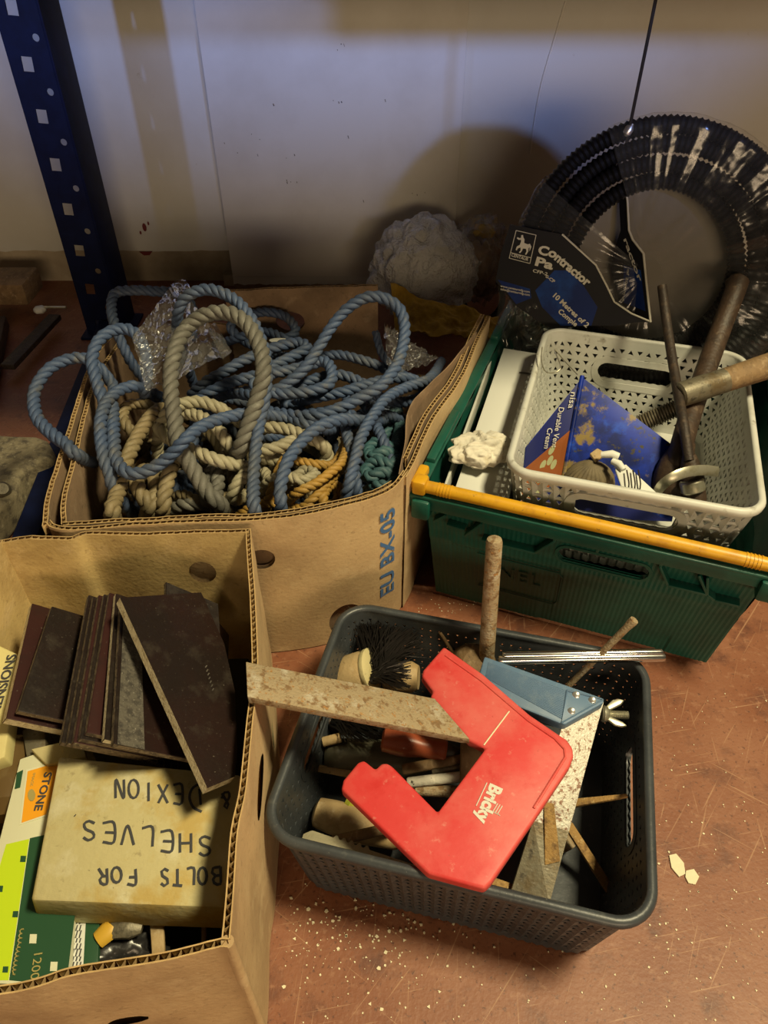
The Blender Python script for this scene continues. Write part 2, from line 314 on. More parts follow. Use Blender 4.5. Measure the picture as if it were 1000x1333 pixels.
# white board standing against the wall
t = thing('white_board', 'tall white painted board standing against the wall behind the rope box', 'board', (-.1, 1.74, 0))
b = MB(); b.box((-.102, 1.741, .037+.6), (.536, .022, 1.2)); b.build('sheet', M['board'], t, bevel=.0015)
b = MB(); pts = []
for k in range(61):
    x = -.370 + .536*k/60; pts.append(V((x, 1.732, .0165 + .004*noise.noise(V((k*.5, 0, 0))) - .003*abs(noise.noise(V((k*1.7, 5, 0)))))))
pts += [V((.166, 1.732, .0365)), V((-.370, 1.732, .0365))]
b.prism(pts, (0, .03, 0)); b.build('painted_batten', M['wall'], t, smooth=None)
b = MB(); b.box((-.102, 1.748, .0095), (.535, .028, .019)); b.build('foot_batten', M['card_old'], t, smooth=None)
b = MB()
for k in range(26):
    px, py = random.choice(((345,128),(357,132),(440,132),(330,180),(455,180),(380,205),(300,190),(318,195),(336,200),(480,265),(440,60),(500,130),(545,255),(380,240),(700,200),(455,25)))
    c = Q(px+random.uniform(-9,9), py+random.uniform(-6,6), 1.7295); w = random.uniform(.0006,.0018); h = random.uniform(.001,.006)
    if c.x < .160: b.box(c, (w, .0012, h), (1,0,.3), (0,1,0), (-.3,0,1))
o = b.build('scuff', M['mark'], t, smooth=None); o['kind'] = 'stuff'
# ================================================================== blue rack at the left
t = thing('storage_rack', 'dark blue slotted steel rack upright with floor beam at the left', 'rack', (-.61, 1.5, 0))
z0, z1 = .004, 1.6
holes = []
zc = .111 - .0840*1
while zc < z1-.03:
    if zc > .02: holes.append([(-.6295-.0105, zc-.011), (-.6295+.0085, zc-.0125), (-.6295+.0105, zc+.011), (-.6295-.0085, zc+.0125)])
    if zc+.040 < z1-.02: holes.append(circle2(-.6025, zc+.040, .0062, 14))
    zc += .0837
plate('upright_web', [[(-.660, z0), (-.586, z0), (-.586, z1), (-.660, z1)]] + holes, .0025, frame((0, 1.5, 0), (1,0,0), (0,0,1)), M['blue_steel'], t)
b = MB(); b.box((-.5835, 1.546, (z0+z1)/2), (.0045, .096, z1-z0)); b.box((-.6605, 1.508, (z0+z1)/2), (.0025, .018, z1-z0)); b.build('upright_flange', M['blue_steel'], t, bevel=.001)
b = MB(); b.box((-.618, 1.54, .003), (.11, .12, .006)); b.build('foot_plate', M['blue_steel'], t, bevel=.001)
b = MB(); A = V((-.512, .55, .022)); B = V((-.606, 1.49, .022)); d = (B-A).normalized()
b.box((A+B)/2, ((B-A).length, .038, .044), d, V((0,0,1)).cross(d), (0,0,1)); b.build('floor_beam', M['blue_steel'], t, bevel=.003)
b = MB(); b.box((.35, 1.285, .785), (2.1, .84, .03)); b.build('shelf', M['wood'], t, bevel=.002)
b = MB(); b.box((.35, .860, .765), (2.1, .03, .085)); b.build('shelf_beam', M['blue_steel'], t, bevel=.002)
# ================================================================== corrugated cardboard
def resample(path, step):
    path = [V(p) for p in path]; out = [path[0]]; acc = 0
    L = [0]
    for a, c in zip(path, path[1:]): L.append(L[-1]+(c-a).length)
    n = max(2, int(L[-1]/step)); out = []; j = 0
    for k in range(n+1):
        s = L[-1]*k/n
        while j < len(L)-2 and L[j+1] < s: j += 1
        f = (s-L[j])/max(1e-9, L[j+1]-L[j]); out.append(path[j].lerp(path[j+1], f))
    return out, L[-1]
def panel(name, top, zb, parent, th=.006, holes=(), mats=('card','card_in','flute'), rough=.0015, bot=None, seed=0, cell=.005, lam=.0075):
    """a corrugated board panel below a rim path: outer ply, inner ply and the fluted core showing at the rim.
    holes: (distance along rim, depth below rim, half width, half height)"""
    top = spline(top, .01); pts, Ltot = resample(top, cell); n = len(pts)-1
    H = sum(p.z for p in pts)/len(pts) - zb; nv = max(3, int(H/cell))
    if bot: bp, _ = resample(spline(bot, .01), (Ltot/n)); 
    nor = []
    for i in range(n+1):
        d = pts[min(i+1,n)]-pts[max(i-1,0)]; d.z = 0; d.normalize(); nor.append(V((d.y, -d.x, 0)))     # outward on the right of travel
    def at(i, j, off):
        p = pts[i]; v = j/nv; z = p.z + rough*noise.noise(V((i*.13, seed, 0))) + rough*.6*noise.noise(V((i*.5, seed, 4)))
        q = V((p.x, p.y, 0)); 
        if bot: q = q.lerp(V((bp[min(i, len(bp)-1)].x, bp[min(i, len(bp)-1)].y, 0)), v)
        w = .0012*noise.noise(V((i*.06, v*4, seed+9)))
        q = q + nor[i]*(off + w); q.z = z + (zb - z)*v; return q
    b = MB()
    for off, mi in ((th/2, 0), (-th/2, 1)):
        drop = set(); verts = {}
        for (hs, hd, hw, hh) in holes:
            for i in range(n):
                for j in range(nv):
                    x = ((i+.5)*Ltot/n-hs)/hw; y = ((j+.5)*H/nv-hd)/hh
                    if x*x+y*y < 1: drop.add((i, j))
        V_ = [[at(i, j, off) for j in range(nv+1)] for i in range(n+1)]
        for (hs, hd, hw, hh) in holes:       # pull the stepped hole edge onto the ellipse
            for i in range(n+1):
                for j in range(nv+1):
                    nb = [(i-a, j-c) in drop for a in (0,1) for c in (0,1)]
                    if any(nb) and not all(nb):
                        x = (i*Ltot/n-hs)/hw; y = (j*H/nv-hd)/hh; r = math.hypot(x, y)
                        if .3 < r < 1.9:
                            x, y = x/r, y/r; fi = (hs+x*hw)/Ltot*n; fj = (hd+y*hh)/H*nv
                            i0 = max(0, min(n-1, int(fi))); V_[i][j] = at(i0, fj, off).lerp(at(i0+1, fj, off), fi-i0)
        k = len(b.v)
        b.v += [V_[i][j] for i in range(n+1) for j in range(nv+1)]
        for i in range(n):
            for j in range(nv):
                if (i, j) not in drop:
                    b.f.append((k+i*(nv+1)+j, k+(i+1)*(nv+1)+j, k+(i+1)*(nv+1)+j+1, k+i*(nv+1)+j+1)); b.m.append(mi)
    fp, _ = resample([at(i, 0, 0) for i in range(n+1)], lam/4); m = len(fp)-1
    ph = [0, 1, 0, -1]; vs = []
    for i in range(m+1):
        d = fp[min(i+1,m)]-fp[max(i-1,0)]; d.z = 0; d.normalize(); nn = V((d.y, -d.x, 0))
        q = fp[i] + nn*(ph[i%4]*th*.46); vs += [q - V((0,0,.0005)), q - V((0,0,.014))]
    b.add(vs, [(2*i, 2*i+2, 2*i+3, 2*i+1) for i in range(m)], 2)
    for i in range(n):      # cut edges of the two plies
        for off, s_ in ((th/2, -1), (-th/2, 1)):
            a0, a1 = at(i, 0, off), at(i+1, 0, off); e0, e1 = nor[i]*(s_*.0011), nor[i+1]*(s_*.0011)
            b.add([a0, a1, a1+e1, a0+e0], [(0,1,2,3)], 2)
    return b.build(name, [M[k] for k in mats], parent, smooth=50)
# ------------------------------------------------------------------ the rope box
rb = thing('cardboard_box', 'open brown cardboard box heaped with blue and cream ropes', 'box', (-.14, .85, 0))
zr = .24
front = [P(59,684,zr), P(75,694,zr), P(150,690,zr), P(250,684,zr), P(328,682,zr), P(406,672,zr), P(484,652,zr), P(512,638,zr), P(528,618,zr)]
front = [p + V((0,.008,0)) for p in front]
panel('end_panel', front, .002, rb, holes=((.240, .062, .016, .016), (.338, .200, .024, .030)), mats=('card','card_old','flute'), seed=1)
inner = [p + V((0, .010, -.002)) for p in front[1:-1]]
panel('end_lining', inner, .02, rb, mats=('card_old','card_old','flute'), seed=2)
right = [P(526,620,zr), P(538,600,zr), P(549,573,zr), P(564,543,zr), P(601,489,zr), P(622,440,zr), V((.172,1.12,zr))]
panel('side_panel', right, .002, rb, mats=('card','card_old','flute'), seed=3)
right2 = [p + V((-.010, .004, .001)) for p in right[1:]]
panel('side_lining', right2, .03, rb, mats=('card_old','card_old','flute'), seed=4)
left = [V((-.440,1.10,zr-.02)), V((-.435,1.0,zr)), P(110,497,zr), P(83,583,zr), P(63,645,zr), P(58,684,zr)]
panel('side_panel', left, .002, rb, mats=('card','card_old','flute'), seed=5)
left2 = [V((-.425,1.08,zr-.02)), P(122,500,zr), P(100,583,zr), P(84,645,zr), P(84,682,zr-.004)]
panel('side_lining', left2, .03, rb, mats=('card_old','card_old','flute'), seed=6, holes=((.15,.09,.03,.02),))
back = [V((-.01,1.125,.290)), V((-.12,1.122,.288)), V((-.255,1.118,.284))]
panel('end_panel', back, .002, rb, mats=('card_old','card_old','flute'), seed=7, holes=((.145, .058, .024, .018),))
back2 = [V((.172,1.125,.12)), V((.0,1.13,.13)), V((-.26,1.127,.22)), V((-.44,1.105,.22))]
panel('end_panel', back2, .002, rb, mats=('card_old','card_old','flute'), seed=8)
# torn inner ply curling off the right hand wall
b = MB()
pl = [P(519,617,.235), P(527,575,.245), P(531,535,.25), P(553,505,.25), P(580,480,.25), P(620,432,.25)]
sp = spline(pl, .01)
b.grid(lambda u, v: sp[int(round(u*(len(sp)-1)))] + V((.012*v*math.sin(u*6), -.004*v, -.10*v + .004*noise.noise(V((u*9, v*3, 0))))), len(sp)-1, 8)
b.build('peeled_ply', M['card_old'], rb, smooth=60, solid=.0012)
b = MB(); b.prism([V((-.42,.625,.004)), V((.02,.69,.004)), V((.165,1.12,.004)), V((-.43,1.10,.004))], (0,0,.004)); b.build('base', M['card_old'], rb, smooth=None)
# printed code on the front
pf, Lf = resample(spline(front, .01), .002)
cu = bpy.data.curves.new('t', 'FONT'); cu.body = 'EU BX-05'; cu.size = .030; cu.align_x = 'CENTER'; cu.align_y = 'CENTER'; cu.offset = .0007; cu.resolution_u = 3
ob = bpy.data.objects.new('t', cu); C.objects.link(ob)
me = bpy.data.meshes.new_from_object(ob.evaluated_get(bpy.context.evaluated_depsgraph_get())); bpy.data.objects.remove(ob)
xs = [v.co.x for v in me.vertices]; kx = .150/(max(xs)-min(xs))
for v in me.vertices:       # the print follows the bend of the board
    k = (Lf*.900 - v.co.y)/Lf*(len(pf)-1); i_ = max(1, min(len(pf)-3, int(k))); q = pf[i_].lerp(pf[i_+1], k-i_); d = (pf[i_+2]-pf[i_-1]).normalized()
    v.co = V((q.x, q.y, .137 + v.co.x*kx)) + V((d.y, -d.x, 0))*.0046
link_mesh('printed_code', me, M['ink_blue'], rb)
# ------------------------------------------------------------------ the front left box
tb = thing('cardboard_box', 'open cardboard box of dark plates and cartons in the lower left corner', 'box', (-.27, .39, 0))
far = [P(325,688,zr), P(240,690,zr+.001), P(170,693,zr), P(110,691,zr+.001), P(95,698,zr-.001), P(40,697,zr), P(0,703,zr-.002)]
far = [p - V((0,.003,0)) for p in far]
panel('long_panel', far[::-1], .002, tb, mats=('card_in','card','flute'), seed=11, holes=((.215, .062, .0155, .0175),), rough=.001)
rp = [P(323,688,zr), P(329,780,zr), P(332,860,zr), P(329,905,zr), P(324,950,zr), P(316,1030,zr), P(305,1082,zr), P(299,1174,zr), P(294,1222,zr)]
panel('side_panel', rp[::-1], .002, tb, mats=('card','card_in','flute'), seed=12, holes=((.150, .070, .032, .014),))
fp_ = [P(291,1222,zr)+V((.004,-.002,0)), P(287,1225,zr), P(200,1248,zr), P(100,1264,zr), P(0,1288,zr), V((-.41,.142,zr))]
panel('long_panel', fp_[::-1], .002, tb, mats=('card','card_in','flute'), seed=13, holes=((.215, .108, .016, .008),), rough=.0025)
lp = [V((-.41,.145,zr)), V((-.42,.37,zr)), P(0,703,zr)]
panel('side_panel', lp[::-1], .002, tb, mats=('card','card_in','flute'), seed=14)
b = MB(); b.prism([V((-.40,.16,.003)), V((-.115,.20,.003)), V((-.15,.59,.003)), V((-.41,.575,.003))], (0,0,.004)); b.build('base', M['card_in'], tb, smooth=None)
b = MB(); c = P(293,1223,zr)+V((.0015,-.0005,0)); b.tube([V((c.x,c.y,.238)), V((c.x,c.y,.12)), V((c.x,c.y,.002))], .0046, 12); b.build('corner_fold', M['card'], tb)
b = MB()
b.prism([V((-.1320,.50,.115)), V((-.1195,.43,.100)), V((-.1130,.36,.020)), V((-.1195,.42,.020)), V((-.133,.50,.075))], (.0015,0,0)); b.build('printed_stripe', M['dgreen'], tb, smooth=None)
# ================================================================== green crate (local frame: x across the front, y into depth)
GO = V((.050, .722, 0)); ga = math.radians(-20.0)
gx = V((math.cos(ga), math.sin(ga), 0)); gy = V((-math.sin(ga), math.cos(ga), 0)); gz = V((0,0,1))
def G(x, y, z): return GO + gx*x + gy*y + gz*z
CW, CD, CH, TP = .418, .60, .205, .024
gc = thing('plastic_crate', 'green plastic stacking crate with a yellow bar along its front rim', 'crate', G(CW/2, CD/2, 0))
# front wall: a sloping ribbed plate with a hand slot, corrugated outward steps at its right end
def wallpt(u, v, off=0):     # u metres from left at the rim, v metres above the floor; front wall leans outward to the rim
    s = v/CH; x0 = TP*(1-s); x1 = CW - TP*(1-s); return G(x0 + (x1-x0)*u/CW, TP*.25*(1-s) + .004 - off, v)
n, m = 132, 34
b = MB(); vs = []
sl = (.236, .143, .058, .0125)     # hand slot centre and half sizes
def inslot(u, v, k=1.0):
    du = max(0, abs(u-sl[0]) - (sl[2]-sl[3])); return math.hypot(du, v-sl[1]) < sl[3]*k
for side, th in ((0, 0), (1, .0035)):
    g = {}
    for j in range(m+1):
        for i in range(n+1):
            u = CW*i/n; v = .008 + (CH-.012)*j/m
            off = .0006*(1 if i % 2 else 0) if side == 0 else 0
            if side == 0:
                if .025 < v < .115 and .030 < u < .185: off += -.0010
                if v < .038 and .165 < u < .355: off += -.0018
                if abs(v-.118) < .004: off += .0015
            nb = any(inslot(CW*(i+a)/n, v+c*(CH-.012)/m) for a in (-.5,.5) for c in (-.5,.5)) 
            g[i, j] = wallpt(u, v, off - th)
    k = len(b.v); b.v += [g[i, j] for j in range(m+1) for i in range(n+1)]; w = n+1
    for j in range(m):
        for i in range(n):
            u = CW*(i+.5)/n; v = .008 + (CH-.012)*(j+.5)/m
            if inslot(u, v): continue
            b.f.append((k+j*w+i, k+j*w+i+1, k+(j+1)*w+i+1, k+(j+1)*w+i)); b.m.append(0)
b.build('end_wall', M['green'], gc, smooth=20)
# slot frame
b = MB(); ring = stadium2(sl[0], sl[1], sl[2], sl[3], 10); ro = stadium2(sl[0], sl[1], sl[2]+.004, sl[3]+.004, 10); N_ = len(ring)
vs = []
for off in (.0022, -.006):
    vs += [wallpt(u, v, off) for u, v in ring] + [wallpt(u, v, off) for u, v in ro]
fs = []
for k in range(N_):
    k2 = (k+1) % N_
    fs += [(k, k2, N_+k2, N_+k), (2*N_+k, 3*N_+k, 3*N_+k2, 2*N_+k2), (k, 2*N_+k, 2*N_+k2, k2), (N_+k, N_+k2, 3*N_+k2, 3*N_+k)]
b.add(vs, fs); b.build('slot_frame', M['green'], gc, smooth=40)
# side and rear walls (with vertical steps), floor
def sidewall(p0, p1, inn, name):
    """p0,p1 rim ends; inn = inward direction; wavy ribbed wall"""
    b = MB(); L_ = (p1-p0).length; d = (p1-p0)/L_; nn_ = int(L_/.004)
    for th in (0, .0035):
        def f(u, v):
            z = .006 + (CH-.006)*v; s = z/CH
            x = TP*(1-s) + (L_-2*TP*(1-s))*u
            o = TP*(1-s) + th + .004*(1 if (z % .05) < .012 else 0)
            o += -.004 + .0012*math.cos(u*L_*2*math.pi/.075)
            return p0 + d*x + inn*o + gz*z
        b.grid(f, nn_, 24)
    return b.build(name, M['green'], gc, smooth=35)
sidewall(G(0,CD,0), G(0,0,0), gx, 'side_wall')
sidewall(G(CW,0,0), G(CW,CD,0), -gx, 'side_wall')
sidewall(G(CW,CD,0), G(0,CD,0), -gy, 'end_wall')
b = MB(); b.prism([G(TP,TP,.004), G(CW-TP,TP,.004), G(CW-TP,CD-TP,.004), G(TP,CD-TP,.004)], (0,0,.004)); b.build('base', M['green'], gc, smooth=None)
# rim: inner top flange, outer lip under the bar, gussets
for (x, y, sx, sy) in ((CW/2, -.004, CW+.026, .030), (CW/2, CD+.002, CW+.02, .024)):
    b = MB()
    b.box(G(x, y, CH-.004), (sx, sy, .005), gx, gy)
    b.box(G(x, y-.011 if y < .1 else y+.011, CH-.012), (sx, .004, .022), gx, gy)
    b.build('end_lip', M['green'], gc, bevel=.0015)
for x in (-.004, CW+.004):
    b = MB(); s_ = 1 if x > .1 else -1
    b.box(G(x, CD/2, CH+.004), (.016, CD-.02, .004), gx, gy); b.box(G(x+s_*.007, CD/2, CH-.006), (.003, CD-.01, .022), gx, gy)
    b.box(G(x, CD*.17, CH+.009), (.012, CD*.20, .008), gx, gy); b.box(G(x, CD*.80, CH+.009), (.012, CD*.30, .008), gx, gy)
    b.build('side_lip', M['green'], gc, bevel=.002)
b = MB()
b.box(wallpt(CW/2, CH-.034, .003), (CW-.01, .009, .0035), gx, gy)       # ledge below the lip
b.build('ledge', M['green'], gc, bevel=.001)
def gusset(u0, u1, v0, v1):
    a, c = wallpt(u0, v0, .010), wallpt(u1, v1, .010); d = (c-a).normalized(); mb = MB()
    mb.box((a+c)/2+gy*.004, ((c-a).length, .014, .0035), d, gy, d.cross(gy)); mb.build('gusset', M['green'], gc, bevel=.001)
zt, zl = CH-.020, CH-.062
for a in ((.055,.078,zl,zt-.014), (.078,.150,zl,zl), (.150,.172,zl,zt-.014), (.012,.030,zl+.012,zt-.014), (.030,.055,zl+.012,zl+.010),
          (.300,.318,zt-.014,zl), (.318,.365,zl,zl), (.365,.355,zl,zt-.014), (.365,.376,zl,zl-.006), (.376,.405,zl-.006,zl-.006), (.345,.365,zt-.014,zl)):
    gusset(a[0], a[1], a[2], a[3])
for u in (.172, .300, .225):
    mb = MB(); c = wallpt(u, CH-.024, .008); mb.box(c+gy*.003, (.004, .014, .024), gx, gy); mb.build('gusset', M['green'], gc, bevel=.001)
for x in (.003, CW-.003):
    mb = MB(); mb.box(G(x, -.006, CH-.022), (.024, .036, .030), gx, gy); mb.build('corner_block', M['green'], gc, bevel=.004)
# moulded outline on the front panel and faint raised letters
b = MB()
rect = [(.070,.045),(.185,.045),(.190,.052),(.190,.100),(.185,.107),(.070,.107)]
pts = [wallpt(u, v, .0012) for u, v in rect]
b.tube(pts, .0009, 6); b.build('moulded_outline', M['green'], gc)
c = wallpt(.130, .080, .0010); 
text('moulded_letters', 'NEL', .030, c, gx, (wallpt(.13,.15)-wallpt(.13,.05)), M['green'], gc, ext=.0002, width=.060)
# yellow bar with its end brackets
b = MB()
bar = [G(-.006 + (CW+.012)*k/40, -.010, CH+.009) for k in range(41)]
b.tube(bar, .0082, 14); b.build('stacking_bar', M['yellow'], gc, smooth=50)
for x in (-.006, CW+.006):
    mb = MB(); mb.box(G(x, .004, CH+.010), (.014, .040, .014), gx, gy); mb.box(G(x + (.005 if x < 0 else -.005), -.010, CH+.010), (.018, .021, .021), gx, gy)
    mb.build('bar_bracket', M['yellow'], gc, bevel=.004)
for x in (.030, CW-.030):
    for k in range(5):
        mb = MB(); mb.tube([G(x+k*.004-.008, -.010, CH+.009), G(x+k*.004-.0065, -.010, CH+.009)], .0089, 14); mb.build('bar_rib', M['yellow'], gc)
mb = MB(); mb.box(P(621,446,CH+.0195), (.012,.010,.001), gx, gy); mb.build('sticker_scrap', M['white_card'], gc, smooth=None)
# ================================================================== moulded lattice baskets
def basket(name, label, ctr, ang, hw, hd, z0, z1, inset, rad, ncell, th, relief, mt, slots, tri=.30, rim=.0048, solid_rows=1):
    """ncell=(nx,ny,nc,nv): cells along a long side, a short side, a corner, and rows"""
    ax = V((math.cos(ang), math.sin(ang), 0)); ay = V((-math.sin(ang), math.cos(ang), 0)); c0 = V((ctr[0], ctr[1], 0))
    t = thing(name, label, 'basket', c0 + V((0,0,z0)))
    nx, ny, nc, nv = ncell; seg = [('s',nx),('c',nc),('s',ny),('c',nc),('s',nx),('c',nc),('s',ny),('c',nc)]; N = 2*nx+2*ny+4*nc
    def perim(s, v, off):       # s in cells from the front left corner, anticlockwise seen from above; v 0..1
        s %= N; k = inset*(1-v); W, D = hw-k, hd-k; r = rad; i = 0
        while s >= seg[i][1]: s -= seg[i][1]; i += 1
        f = s/seg[i][1]; side = i//2; R = r
        cs = [(-W+R,-D),(W,-D+R),(W-R,D),(-W,D-R)]; ce = [(W-R,-D),(W,D-R),(-W+R,D),(-W,-D+R)]; cc = [(W-R,-D+R),(W-R,D-R),(-W+R,D-R),(-W+R,-D+R)]
        ns = [(0,-1),(1,0),(0,1),(-1,0)]
        if i % 2 == 0:
            x = cs[side][0]+(ce[side][0]-cs[side][0])*f; y = cs[side][1]+(ce[side][1]-cs[side][1])*f; nx_, ny_ = ns[side]
        else:
            a = -math.pi/2 + side*math.pi/2 + f*math.pi/2; nx_, ny_ = math.cos(a), math.sin(a); x = cc[side][0]+R*nx_; y = cc[side][1]+R*ny_
        return c0 + ax*(x+nx_*off) + ay*(y+ny_*off) + gz*(z0+(z1-z0)*v)
    offs = {'front': nx/2, 'right': nx+nc+ny/2, 'back': nx+nc+ny+nc+nx/2, 'left': 2*nx+3*nc+ny+ny/2}
    hs = [(offs[k], v, w, h) for k, v, w, h in slots]      # centre s, centre row, half sizes in cells
    def hit(i, j, grow=0):
        for (s, r, w, h) in hs:
            hh = h+grow; du = max(0, abs(i+.5-s)-(w-h)); 
            if math.hypot(du, (j+.5-r)) < hh: return True
        return False
    b = MB(); idx = {}
    def vtx(key, s, r, off):
        if key not in idx: idx[key] = len(b.v); b.v.append(perim(s, min(1, max(0, r/nv)), off))
        return idx[key]
    for i in range(N):
        for j in range(nv):
            if hit(i, j, .15): continue
            up = (i+j) % 2 == 0
            q = [(0,0),(.5,0),(1,0),(1,1),(.5,1),(0,1)]
            out = [[vtx((2*i+int(2*x), 2*j+int(2*y), sd) if True else 0, i+x, j+y, (0 if sd == 0 else th + relief*(1.0 if (int(2*x)+2*i) % 2 == 0 else .25))) for x, y in q] for sd in (0,1)]
            if j < solid_rows or j >= nv-1 or (hit(i, j, .55)):
                for sd in (0,1): b.f.append(tuple(out[sd])); b.m.append(0)
                continue
            a = tri; h_ = [(.5-a,.5-a*.8),(.5,.5-a*.8),(.5+a,.5-a*.8),(.5+a*.5,.5),(.5,.5+a*.8),(.5-a*.5,.5)]
            if not up: h_ = [(.5-a*.5,.5),(.5,.5-a*.8),(.5+a*.5,.5),(.5+a,.5+a*.8),(.5,.5+a*.8),(.5-a,.5+a*.8)]
            inn = [[vtx((i,j,k,sd,'h'), i+x, j+y, th*sd) for k, (x, y) in enumerate(h_)] for sd in (0,1)]
            for k in range(6):
                k2 = (k+1) % 6
                for sd in (0,1): b.f.append((out[sd][k], out[sd][k2], inn[sd][k2], inn[sd][k])); b.m.append(0)
                b.f.append((inn[0][k], inn[0][k2], inn[1][k2], inn[1][k])); b.m.append(0)
    b.build('lattice_wall', mt, t, smooth=35)
    for (s, r, w, h) in hs:     # smooth rims round the hand slots
        A = stadium2(s, r, w, h, 9); B = stadium2(s, r, w+.75, h+.75, 9); K = len(A); b = MB(); vs = []
        for off in (-.0008, th+relief+.0012):
            vs += [perim(p[0], p[1]/nv, off) for p in A] + [perim(p[0], min(1, p[1]/nv), off) for p in B]
        fs = []
        for k in range(K):
            k2 = (k+1) % K
            fs += [(k,k2,K+k2,K+k),(2*K+k,3*K+k,3*K+k2,2*K+k2),(k,2*K+k,2*K+k2,k2),(K+k,K+k2,3*K+k2,3*K+k)]
        b.add(vs, fs); b.build('slot_rim', mt, t, smooth=50)
    b = MB(); n2 = 200; vs = []; prof = [(-.0006,-.006),(-.0016,-.001),(0,.0016),(rim*.6,.0022),(rim*1.25,.0008),(rim*1.5,-.003),(rim*1.35,-.0075),(rim*1.1,-.0078),(rim*.9,-.003)]
    K = len(prof)
    for k in range(n2):
        s = N*k/n2
        for o, z in prof: vs.append(perim(s, 1, o+.0006) + gz*z)
    fs = [(k*K+q, ((k+1)%n2)*K+q, ((k+1)%n2)*K+q+1, k*K+q+1) for k in range(n2) for q in range(K-1)]
    b.add(vs, fs); b.build('rim', mt, t, smooth=60)
    b = MB(); ring = [perim(N*k/120, 0, .0005) for k in range(120)]; b.prism(ring, (0,0,.003)); b.build('base', mt, t, smooth=None)
    return t, perim, N
basket('storage_basket', 'cream lattice plastic basket of old hand tools inside the green crate', (.3415,.838), math.radians(-16.8), .142, .183, .105, .250, .022, .026,
       (17, 23, 4, 11), .0022, .0030, M['white_pl'], (('front', 7.9, 4.8, 1.05), ('back', 6.8, 4.5, 1.15)), tri=.34, rim=.0052)
_, GB, GBN = basket('storage_basket', 'charcoal grey lattice plastic basket of tools on the bare floor', (.0885,.405), math.radians(-13.6), .168, .138, .002, .140, .016, .030,
       (26, 20, 5, 13), .0022, .0020, M['grey_pl'], (('right', 8.8, 5.2, 1.15), ('left', 8.8, 5.2, 1.15)), tri=.26, rim=.0056)
# ================================================================== ropes
def rope(name, label, pts, r, m, pitch=None, n=7, strands=3, lay=1):
    path = spline([P(a, c, z) for a, c, z in pts], .0045); pitch = pitch or r*6.0
    b = MB(); mN = len(path); t0 = (path[1]-path[0]).normalized()
    nn = (V((0,0,1)) - t0*t0.z); nn = nn.normalized() if nn.length > .1 else V((1,0,0)); s = 0; fr = []
    for i in range(mN):
        t = (path[min(i+1,mN-1)]-path[max(i-1,0)]).normalized(); nn = (nn-t*nn.dot(t)).normalized(); fr.append((nn.copy(), t.cross(nn), s))
        if i < mN-1: s += (path[i+1]-path[i]).length
    rs = r*.56; ro = r*.50
    for k in range(strands):
        cen = []
        for i in range(mN):
            a = lay*2*math.pi*(fr[i][2]/pitch) + 2*math.pi*k/strands; wob = 1 + .12*noise.noise(V((i*.06, k*5, r*300)))
            cen.append(path[i] + (fr[i][0]*math.cos(a) + fr[i][1]*math.sin(a))*ro*wob)
        b.tube(cen, rs, n)
    return tag(b.build(name, m, smooth=80), label, 'rope', 'ropes in the cardboard box')
def L_(*a): return [tuple(x) for x in a]
# thick grey rope: the big upright loop
rope('grey_rope', 'thick grey laid rope standing up in one tall loop', L_((330,640,.10),(300,668,.15),(285,655,.20),(267,637,.215),(248,605,.235),(233,580,.255),(227,542,.275),(222,500,.295),(226,462,.315),(242,428,.33),(268,410,.345),(295,407,.35),(320,420,.345),(338,450,.33),(343,482,.315),(336,515,.29),(322,558,.26),(312,585,.235),(306,600,.19),(318,625,.13)), .0105, M['rope_grey'], pitch=.042)
# cream rope: the pale coils in the middle
rope('cream_rope', 'cream laid rope coiled in the middle of the box', L_((214,640,.12),(205,585,.17),(212,548,.235),(226,530,.25),(256,523,.25),(281,529,.245),(300,541,.23),(330,560,.215),(350,556,.225),(380,561,.225),(403,570,.225),(421,580,.22),(426,596,.20),(410,610,.19),(380,600,.195),(350,598,.20),(336,590,.215),(363,582,.22),(388,575,.21),(420,600,.13),(380,640,.13),(340,640,.14),(305,650,.19),(308,632,.215),(322,614,.215),(318,607,.215),(300,604,.22),(277,597,.23),(243,582,.23),(222,572,.22),(209,562,.23),(207,548,.225),(220,540,.22),(240,537,.235),(266,545,.24),(285,560,.235),(299,582,.22),(312,604,.17)), .0088, M['rope_cream'], pitch=.036)
rope('cream_rope', 'knotted end of cream rope between the yellow rope and the hanging blue rope', L_((338,642,.17),(350,628,.20),(372,619,.215),(392,626,.215),(410,618,.21),(398,612,.205),(378,626,.20),(356,634,.19),(342,610,.18),(336,640,.15)), .0078, M['rope_cream'], pitch=.030)
# tan rope at the left
rope('tan_rope', 'tan frayed rope leaning against the left front corner', L_((230,575,.15),(215,535,.21),(199,540,.235),(182,563,.235),(168,592,.235),(160,610,.23),(157,630,.225),(151,648,.225),(146,670,.225),(160,690,.12),(185,680,.15),(193,660,.20),(184,643,.215),(178,626,.215),(190,612,.20),(200,620,.205),(203,640,.205),(198,662,.20),(205,680,.14),(212,662,.20),(216,634,.215),(224,605,.22),(232,590,.18)), .0098, M['rope_tan'], pitch=.040)
rope('tan_rope', 'thin olive rope loop behind the tan rope', L_((215,560,.15),(200,531,.215),(182,526,.22),(165,529,.22),(160,545,.215),(168,558,.21),(176,570,.19),(190,600,.13),(170,640,.12),(235,650,.15),(258,655,.19),(240,645,.19),(222,650,.17)), .0082, M['rope_tan'], pitch=.034)
rope('grey_rope', 'short bight of grey rope lying low beside the thick loop', L_((215,668,.16),(240,658,.185),(262,655,.19),(278,650,.195),(284,625,.20),(276,612,.20),(268,628,.195),(272,655,.18),(300,672,.15)), .0095, M['rope_grey'], pitch=.040)
